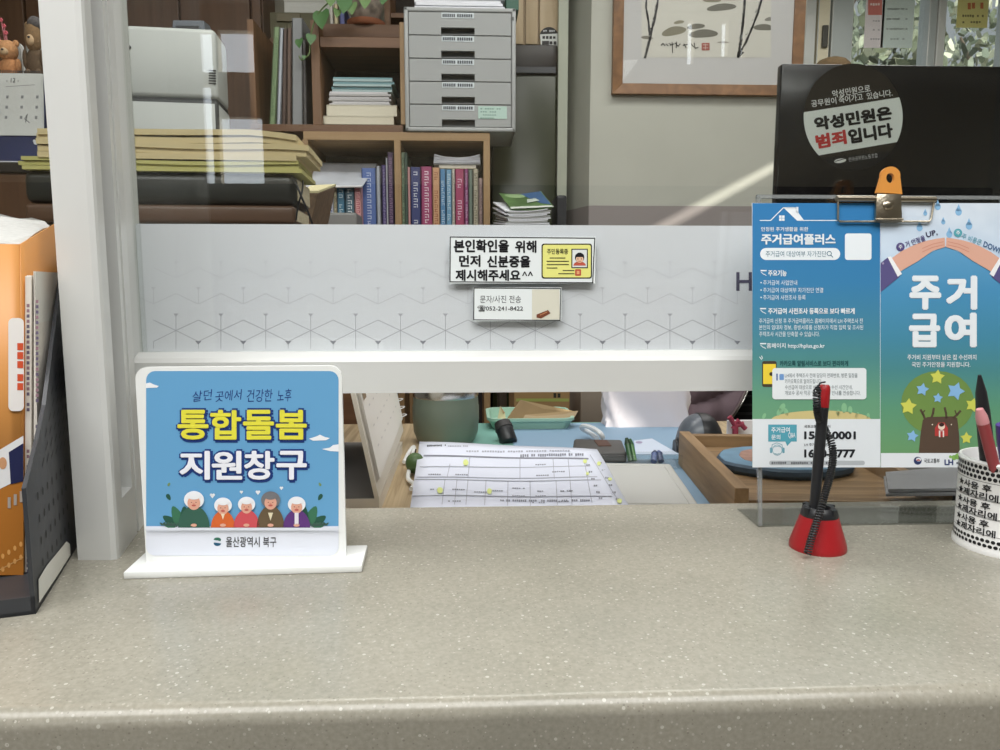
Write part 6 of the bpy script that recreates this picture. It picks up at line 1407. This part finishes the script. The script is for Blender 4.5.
# document cabinet that carries the folder stack
yT = 1.10; sx0, sx1 = PY(27, 190, yT).x, PY(300, 190, yT).x; sz = PY(160, 223, yT).z
t = thing('desk_cabinet', 'grey two-door desk cabinet below the stack of folders', 'cabinet', ((sx0+sx1)/2, yT+.13, ZD)); 
mb = MB(); mb.box(sx0+.02, yT+.0, ZD, sx1-.10, yT+.26, sz-.001, mat('cabinet_grey', (166, 168, 168)), .004); mb.build('body', t)
for k in range(2): w2 = (sx1-sx0-.13)/2; mb = MB(); mb.box(sx0+.024+k*w2, yT-.008, ZD+.01, sx0+.020+(k+1)*w2, yT, sz-.01, mat('drawer_grey', (158, 160, 160)), .003); mb.build('door', t)
STK = math.radians(3)
def slab(name, label, cat, px0, px1, pyb, pyt, m, y0=yT, d=.13, bev=.006, group=None, pages=None, nseg=3):
    a, b = PY(px0, (pyb+pyt)/2, y0), PY(px1, (pyb+pyt)/2, y0); zb0, zt0 = PY(160, pyb, y0).z, PY(160, pyt, y0).z
    t = thing(name, label, cat, (b.x, y0, zb0), group); t.rotation_euler.z = STK
    mb = MB(); mb.box(a.x, y0, zb0, b.x, y0+d, zt0, m, bev, nseg); mb.build('cover', t, smooth=True)
    if pages: mb = MB(); mb.box(b.x-.0005, y0+.012, zb0+(zt0-zb0)*.18, b.x+.0012, y0+d-.012, zt0-(zt0-zb0)*.18, pages); mb.build('page_edge', t)
    return a.x, b.x, zb0, zt0, t
PE = mat('page_edge_cream', (196, 184, 156), .8, noise=.15, scale=160)
slab('file_box', 'brown leather-look file box at the bottom of the folder stack', 'file box', 32, 295, 223.5, 205, mat('brown_binder', (92, 68, 52), .45), pages=PE)
slab('file_box', 'black file box under the yellow folder in the stack', 'file box', 30, 296, 205, 172, mat('black_binder', (44, 44, 40), .4), bev=.012, pages=PE)
def soft(name, label, px0, px1, pyb, pyt, m, n, amp, y0, d, right_drop=0.0):
    a, b = PY(px0, (pyb+pyt)/2, y0), PY(px1, (pyb+pyt)/2, y0); zb0, zt0 = PY(160, pyb, y0).z, PY(160, pyt, y0).z
    t = thing(name, label, 'folder', (b.x, y0, zb0), 'paper folders on the black file box'); t.rotation_euler.z = STK
    for k in range(n):
        th2 = (zt0-zb0)/n; mb = MB(); NX, NY = 16, 6
        def hgt(i, j, top): 
            u, v = i/NX, j/NY; z = zb0+th2*k+(th2*.94 if top else 0); return z + amp*k/max(1, n-1)*(.5*math.sin(u*5+k)+.3*math.sin(v*4+u*7))*(1 if u < .85 else .6) - right_drop*(k/max(1, n))*max(0, u-.78)**2*20*th2
        o1, o2 = random.uniform(-.004, .004), random.uniform(-.01, .008)
        def pt(i, j, top): 
            return Vector((a.x+o1+(b.x-a.x+o2-o1)*i/NX, y0+random.uniform(0, .0)+d*j/NY+.003*(k % 2), hgt(i, j, top)))
        T = [[pt(i, j, 1) for i in range(NX+1)] for j in range(NY+1)]; B_ = [[pt(i, j, 0) for i in range(NX+1)] for j in range(NY+1)]
        mb.sheet(T, m); mb.sheet(B_, m); mb.sheet([T[0], B_[0]], m); mb.sheet([T[-1], B_[-1]], m); mb.sheet([[r_[0] for r_ in T], [r_[0] for r_ in B_]], m); mb.sheet([[r_[-1] for r_ in T], [r_[-1] for r_ in B_]], m)
        bmesh.ops.remove_doubles(mb.bm, verts=mb.bm.verts, dist=1e-5)
        mb.build('folder_leaf' if n > 1 else 'cover', t, smooth=True)
soft('paper_folder', 'yellow green paper folder between black box and kraft folders', 27, 302, 172, 160, mat('yellow_folder', (186, 180, 112), .7), 3, .003, yT-.004, .135)
soft('paper_folder', 'bulging kraft paper folders on top of the stack', 44, 303, 160, 130, mat('kraft_folder', (204, 186, 142), .7, noise=.06, scale=8), 5, .006, yT-.006, .14, right_drop=1.0)
# black string hanging beside the boxes
mb = MB(); s0 = [PY(297, 186, yT-.012), PY(302, 198, yT-.02), PY(308, 212, yT-.02), PY(313, 226, yT-.016)]
mb.tube(spl([PY(292, 178, yT-.006)]+s0, 6), .0016, BLACKP, 6); mb.tube(spl([PY(303, 181, yT+.04), PY(302, 192, yT-.008), PY(298, 206, yT-.01), PY(296, 220, yT-.006)], 6), .0013, BLACKP, 6); tag(mb.build('tie_string', smooth=True), 'thin black string hanging from the folder stack', 'string')
# brown bundle right of the stack
t = thing('document_bundle', 'brown bound documents with cream top page right of the folder stack', 'documents', PY(315, 226, 1.45))
yb0 = 1.44; a, b = PY(303, 210, yb0), PY(328, 210, yb0); zb0 = PY(315, 229, yb0).z; zt0 = PY(315, 191, yb0).z
DB = mat('bundle_brown', (112, 90, 70), .6, noise=.25, scale=70)
c_ = [PY(298, 229, 1.42), PY(310, 229, 1.42), PY(326, 229, 1.62), PY(312, 229, 1.62), PY(302, 193, 1.42), PY(318, 193, 1.42), PY(336, 186, 1.62), PY(312, 187, 1.62)]
for i in (0, 1, 2, 3): c_[i].z = zb0
c_[4].z = c_[5].z; mb = MB(); mb.hexa(c_, DB, .002); mb.build('bundle', t)
mb = MB(); up = Vector((0, 0, .004)); mb.hexa([c_[4], c_[5], c_[6], c_[7], c_[4]+up, c_[5]+up, c_[6]+up, c_[7]+up], mat('cream_slip', (216, 206, 164))); mb.build('top_page', t)
mb = MB(); mb.box(c_[0].x-.03, 1.40, ZD, c_[2].x+.02, 1.64, zb0, mat('cabinet_grey', (166, 168, 168)), .003); tb = thing('filing_unit', 'grey filing unit under the brown bound documents', 'cabinet', (c_[1].x, 1.5, ZD)); mb.build('body', tb); mb = MB(); mb.box(c_[0].x-.026, 1.392, ZD+.01, c_[2].x+.016, 1.40, zb0-.01, mat('drawer_grey', (158, 160, 160)), .002); mb.build('drawer', tb)

# printer
yPn = 1.95; a, b = PY(36, 80, yPn), PY(217, 80, yPn); zt0, zs_, zbm = PY(150, 27.5, yPn).z, PY(150, 99.5, yPn).z, PY(150, 225, yPn).z
t = thing('office_printer', 'pale grey office printer standing behind the folder stack', 'printer', (b.x, yPn, zbm)); t.rotation_euler.z = math.radians(6); PRM = mat('printer_grey', (178, 182, 178), .45)
mb = MB(); mb.box(a.x, yPn, zs_+.002, b.x, yPn+.14, zt0, PRM, .012, 3); mb.build('upper_body', t, smooth=True)
mb = MB(); mb.box(a.x+.002, yPn+.004, zs_-.002, b.x-.002, yPn+.135, zs_+.003, mat('seam_dark', (50, 52, 52), .6)); mb.box(a.x, yPn, zbm, b.x, yPn+.14, zs_-.001, PRM, .008, 3); mb.build('lower_body', t, smooth=True)
mb = MB()
for k in range(6): q0, q1 = PY(209, 70+2.6*k, yPn), PY(216, 71.3+2.6*k, yPn); mb.box(q0.x, yPn-.001, q1.z, q1.x, yPn+.002, q0.z, mat('seam_dark', (50, 52, 52)))
mb.build('vent', t); mb = MB(); q0 = PY(133, 50, yPn); mb.lathe([(.004, -.002), (.004, .002)], (q0.x, yPn-.001, q0.z), mat('seam_dark', (50, 52, 52)), 12, M=Matrix(((1, 0, 0), (0, 0, 1), (0, 1, 0)))); mb.build('button', t)
t = thing('stapler', 'dark grey hole punch lying on top of the printer', 'stapler', (PY(188, 27, yPn).x, yPn+.05, zt0)); q0, q1 = PY(171, 20, yPn+.03), PY(205, 27, yPn+.03)
mb = MB(); zq0 = zt0; mb.hexa([Vector(v) for v in ((q0.x, yPn+.03, zq0), (q1.x, yPn+.03, zq0), (q1.x, yPn+.10, zq0), (q0.x, yPn+.10, zq0), (q0.x+.004, yPn+.03, q0.z), (q1.x-.002, yPn+.03, q0.z), (q1.x-.006, yPn+.09, q0.z+.006), (q0.x+.008, yPn+.09, q0.z+.006))], mat('slate_plastic', (88, 94, 102)), .002); mb.build('body', t)
mb = MB(); mb.box(q0.x+.012, yPn+.027, zq0+.006, q1.x-.014, yPn+.031, zq0+.014, BLACKP); mb.build('slot', t)
t = thing('printer_stand', 'brown wooden stand hidden beneath the office printer', 'stand', ((a.x+b.x)/2, yPn+.2, ZF)); mb = MB(); mb.box(a.x-.03, yPn-.02, zbm-.02, b.x+.03, yPn+.44, zbm, SHD, .002); mb.build('top', t)
for x in (a.x-.02, b.x): mb = MB(); mb.box(x, yPn, ZF, x+.02, yPn+.42, zbm-.02, SHDV); mb.build('side_panel', t)
# desk hutch at far left with calendar, plush toys
yH = 1.42; hz = PY(20, 162, yH).z; hx0, hx1 = PY(-90, 165, yH).x, PY(56, 165, yH).x
hx1 = min(hx1, PY(27, 190, yT).x+.02) if False else hx1
t = thing('desk_hutch', 'dark topped wooden desk hutch behind the left post', 'hutch', ((hx0+hx1)/2, yH+.15, ZD))
mb = MB(); mb.box(hx0, yH, hz-.018, hx1, yH+.42, hz, mat('dark_shelf_top', (50, 46, 44), .4), .002); mb.build('top', t); mb = MB(); mb.box(hx0+.01, yH+.01, ZD, hx1-.01, yH+.40, hz-.018, BROWNW); mb.build('body', t)
for k in range(2): w2 = (hx1-hx0-.02)/2; mb = MB(); mb.box(hx0+.012+k*w2, yH, ZD+.01, hx0+.008+(k+1)*w2, yH+.01, hz-.022, BROWNW, .002); mb.build('door', t)
P = [PY(-40, 160, yH+.01), PY(42, 157, yH+.01)]
t = thing('loose_paper', 'white papers lying on the dark hutch top in front of the calendar', 'papers', (P[0].x, yH+.05, hz)); 
for k in range(2): mb = MB(); mb.box(P[0].x+.01*k, yH+.004+.01*k, hz+.002*k, P[1].x-.006*k, yH+.12, hz+.002*k+.0018, PAPER); mb.build('sheet', t)
yC = yH+.13; ct, cb = PY(20, 71, yC), PY(20, 156, yC); c0, c1_ = PY(-52, 110, yC).x, PY(40.5, 110, yC).x
t = thing('desk_calendar', 'white spiral desk calendar page for month twelve on the hutch', 'calendar', ((c0+c1_)/2, yC, hz)); zc0 = hz
cz1 = ct.z; mb = MB(); sl_ = .02
def cal(x, f, y_off=0): return Vector((x, yC+sl_*f+y_off, zc0+(cz1-zc0)*f))
navyh = (PY(20, 135, yC).z-zc0)/(cz1-zc0)
mb.hexa([cal(c0, 0), cal(c1_, 0), cal(c1_, 0, .004), cal(c0, 0, .004), cal(c0, 1), cal(c1_, 1), cal(c1_, 1, .004), cal(c0, 1, .004)], mat('navy_card', (40, 48, 88), .5)); mb.build('board', t)
mb = MB(); mb.hexa([cal(c0, 0, .10), cal(c1_, 0, .10), cal(c1_, 0, .104), cal(c0, 0, .104), cal(c0, 1, .005), cal(c1_, 1, .005), cal(c1_, 1, .009), cal(c0, 1, .009)], mat('navy_card', (40, 48, 88))); mb.build('rear_board', t)
mb = MB()
for k in range(4): o = -.0008*(k+1); mb.face([cal(c0, navyh, o), cal(c1_-.001*k, navyh, o), cal(c1_-.001*k, 1, o), cal(c0, 1, o)], mat('calendar_white', (206, 208, 204), .7))
mb.build('pages', t)
pr = Print(lambda u, v: (lambda p: Vector((p.x, yC-.0034+sl_*min(1, max(0, (p.z-zc0)/(cz1-zc0))), p.z)))(PY(u, v, yC+.008)), Vector((0, -1, .1)), .0005)
pr.tbox('- 12 -', 4, 77, 17, 81.5, (90, 92, 96), 1, .005); pr.line([(4, 86), (33, 84)], .5, (150, 150, 152), 1)
for i in range(3):
    for j in range(3): pr.rect(5+15*i, 95+10.5*j, 7.5+15*i, 98+10.5*j, (150, 152, 154), 1)
pr.line([(26, 122.5), (27.5, 114), (25, 119), (30, 123)], .6, (110, 112, 116), 1); pr.ell(38, 143, 2.6, 2.4, (206, 210, 214), 2); pr.ell(36, 141.5, 1.4, 1.4, (206, 210, 214), 2); pr.build('print', t)
mb = MB(); q_ = 0
for k in range(40):
    x = c0+.006+(c1_-c0-.012)*k/39; c_ = cal(x, 1)+Vector((0, .002, .001)); mb.tube([c_+.005*Vector((0, math.cos(i*.63), math.sin(i*.63))) for i in range(11)], .0007, mat('dark_wire', (60, 60, 62), .4, .6), 5)
mb.build('spiral_wire', t)
# riser and plush toys
yR2 = yH+.30; rz = PY(20, 78, yR2).z; rx0, rx1 = PY(-60, 90, yR2).x, PY(44, 90, yR2).x
t = thing('wooden_riser', 'wooden box riser behind the desk calendar', 'riser', ((rx0+rx1)/2, yR2+.05, hz)); mb = MB(); mb.box(rx0, yR2-.01, hz, rx1, yR2+.11, rz-.01, BROWNW); mb.build('body', t); mb = MB(); mb.box(rx0-.004, yR2-.014, rz-.01, rx1+.004, yR2+.114, rz, SHD, .002); mb.build('top', t)
def plush(label, px, pyt, s, cb, ch, hat=None):
    c = PY(px, pyt, yR2+.03); zt0 = c.z; H = zt0-rz; x = c.x; y = yR2+.035
    t = thing('plush_toy', label, 'plush toy', (x, y, rz), 'plush toys behind the calendar'); m1, m2 = mat('fur_%d_%d_%d' % cb, cb, .95, noise=.25, scale=200, bump=.6), mat('fur_%d_%d_%d' % ch, ch, .95, noise=.2, scale=200, bump=.6)
    mb = MB(); mb.blob((x, y, rz+H*.3), (s*.62, s*.5, H*.31), m1, 3, .03); mb.build('body', t, smooth=True)
    mb = MB(); mb.blob((x, y-.004, rz+H*.74), (s*.55, s*.5, H*.26), m2, 3, .03); mb.blob((x, y-s*.5, rz+H*.68), (s*.26, s*.2, H*.1), mat('fur_muzzle', (196, 166, 130), .9), 3); mb.build('head', t, smooth=True)
    for sx in (-1, 1):
        mb = MB(); mb.blob((x+sx*s*.42, y, rz+H*.93), (s*.2, s*.12, H*.09), m2, 3); mb.build('ear', t, smooth=True)
        mb = MB(); mb.blob((x+sx*s*.58, y-s*.2, rz+H*.38), (s*.18, s*.2, H*.17), m1, 3); mb.build('arm', t, smooth=True); mb = MB(); mb.blob((x+sx*s*.34, y-s*.42, rz+H*.1), (s*.24, s*.3, H*.1), m1, 3); mb.build('foot', t, smooth=True)
        mb = MB(); mb.blob((x+sx*s*.2, y-s*.5, rz+H*.8), (.0022, .0022, .0022), BLACKP, 2); mb.build('eye', t, smooth=True)
    mb = MB(); mb.blob((x, y-s*.7, rz+H*.71), (.003, .002, .0024), BLACKP, 2); mb.build('nose', t, smooth=True)
    if hat: mb = MB(); mb.blob((x+.004, y, rz+H*.98), (s*.5, s*.45, H*.13), mat('fur_hat', hat, .9, noise=.3, scale=150), 3, .05); mb.build('hat', t, smooth=True)
plush('dark brown plush bear with grey hat behind the calendar', 32, 22, .032, (92, 74, 56), (126, 100, 70), (88, 84, 84))
plush('tan plush toy with rounded body at the far left edge', 7, 40, .036, (176, 124, 82), (190, 140, 96))
yg = yR2+.09; gc = PY(14, 44, yg)
t = thing('round_board', 'grey round-topped board behind the plush toys', 'board', (gc.x, yg, rz)); rg = PY(22, 44, yg).x-gc.x
mb = MB(); o_ = [(gc.x-rg, rz), (gc.x+rg, rz)] + [(gc.x+rg*math.cos(PI*k/12), gc.z-.01+rg*.9*math.sin(PI*k/12)) for k in range(13)]
mb.prism([Vector((x, yg, z)) for x, z in o_], (0, .008, 0), mat('pale_grey_plastic', (196, 196, 192))); mb.build('board', t); mb = MB(); mb.prism([Vector((gc.x+(x-gc.x)*.85, yg-.002, rz+(z-rz)*.93)) for x, z in o_], (0, .002, 0), mat('grey_lid', (150, 150, 146))); mb.build('face', t)
pz = PY(3, 22, yR2+.06)
t = thing('pink_flowers', 'thin pink artificial flower stems at the far left edge', 'flowers', (pz.x, yR2+.07, rz)); PK = mat('pink_petal', (206, 96, 108), .7)
mb = MB()
tips = [PY(1, 20, yR2+.07), PY(4, 26, yR2+.075), PY(-4, 24, yR2+.07), PY(6, 33, yR2+.068)]
for p in tips: mb.tube([(pz.x, yR2+.07, rz), ((pz.x+p.x)/2+.003, yR2+.07, (rz+p.z)/2), p], .0012, mat('pink_stem', (180, 110, 116), .7), 6)
mb.build('stem', t); mb = MB()
for p in tips:
    for k in range(5): mb.blob(p+.0028*Vector((math.cos(k*1.257), -.3, math.sin(k*1.257))), (.0024, .0016, .0024), PK, 2)
mb.build('blossom', t, smooth=True)
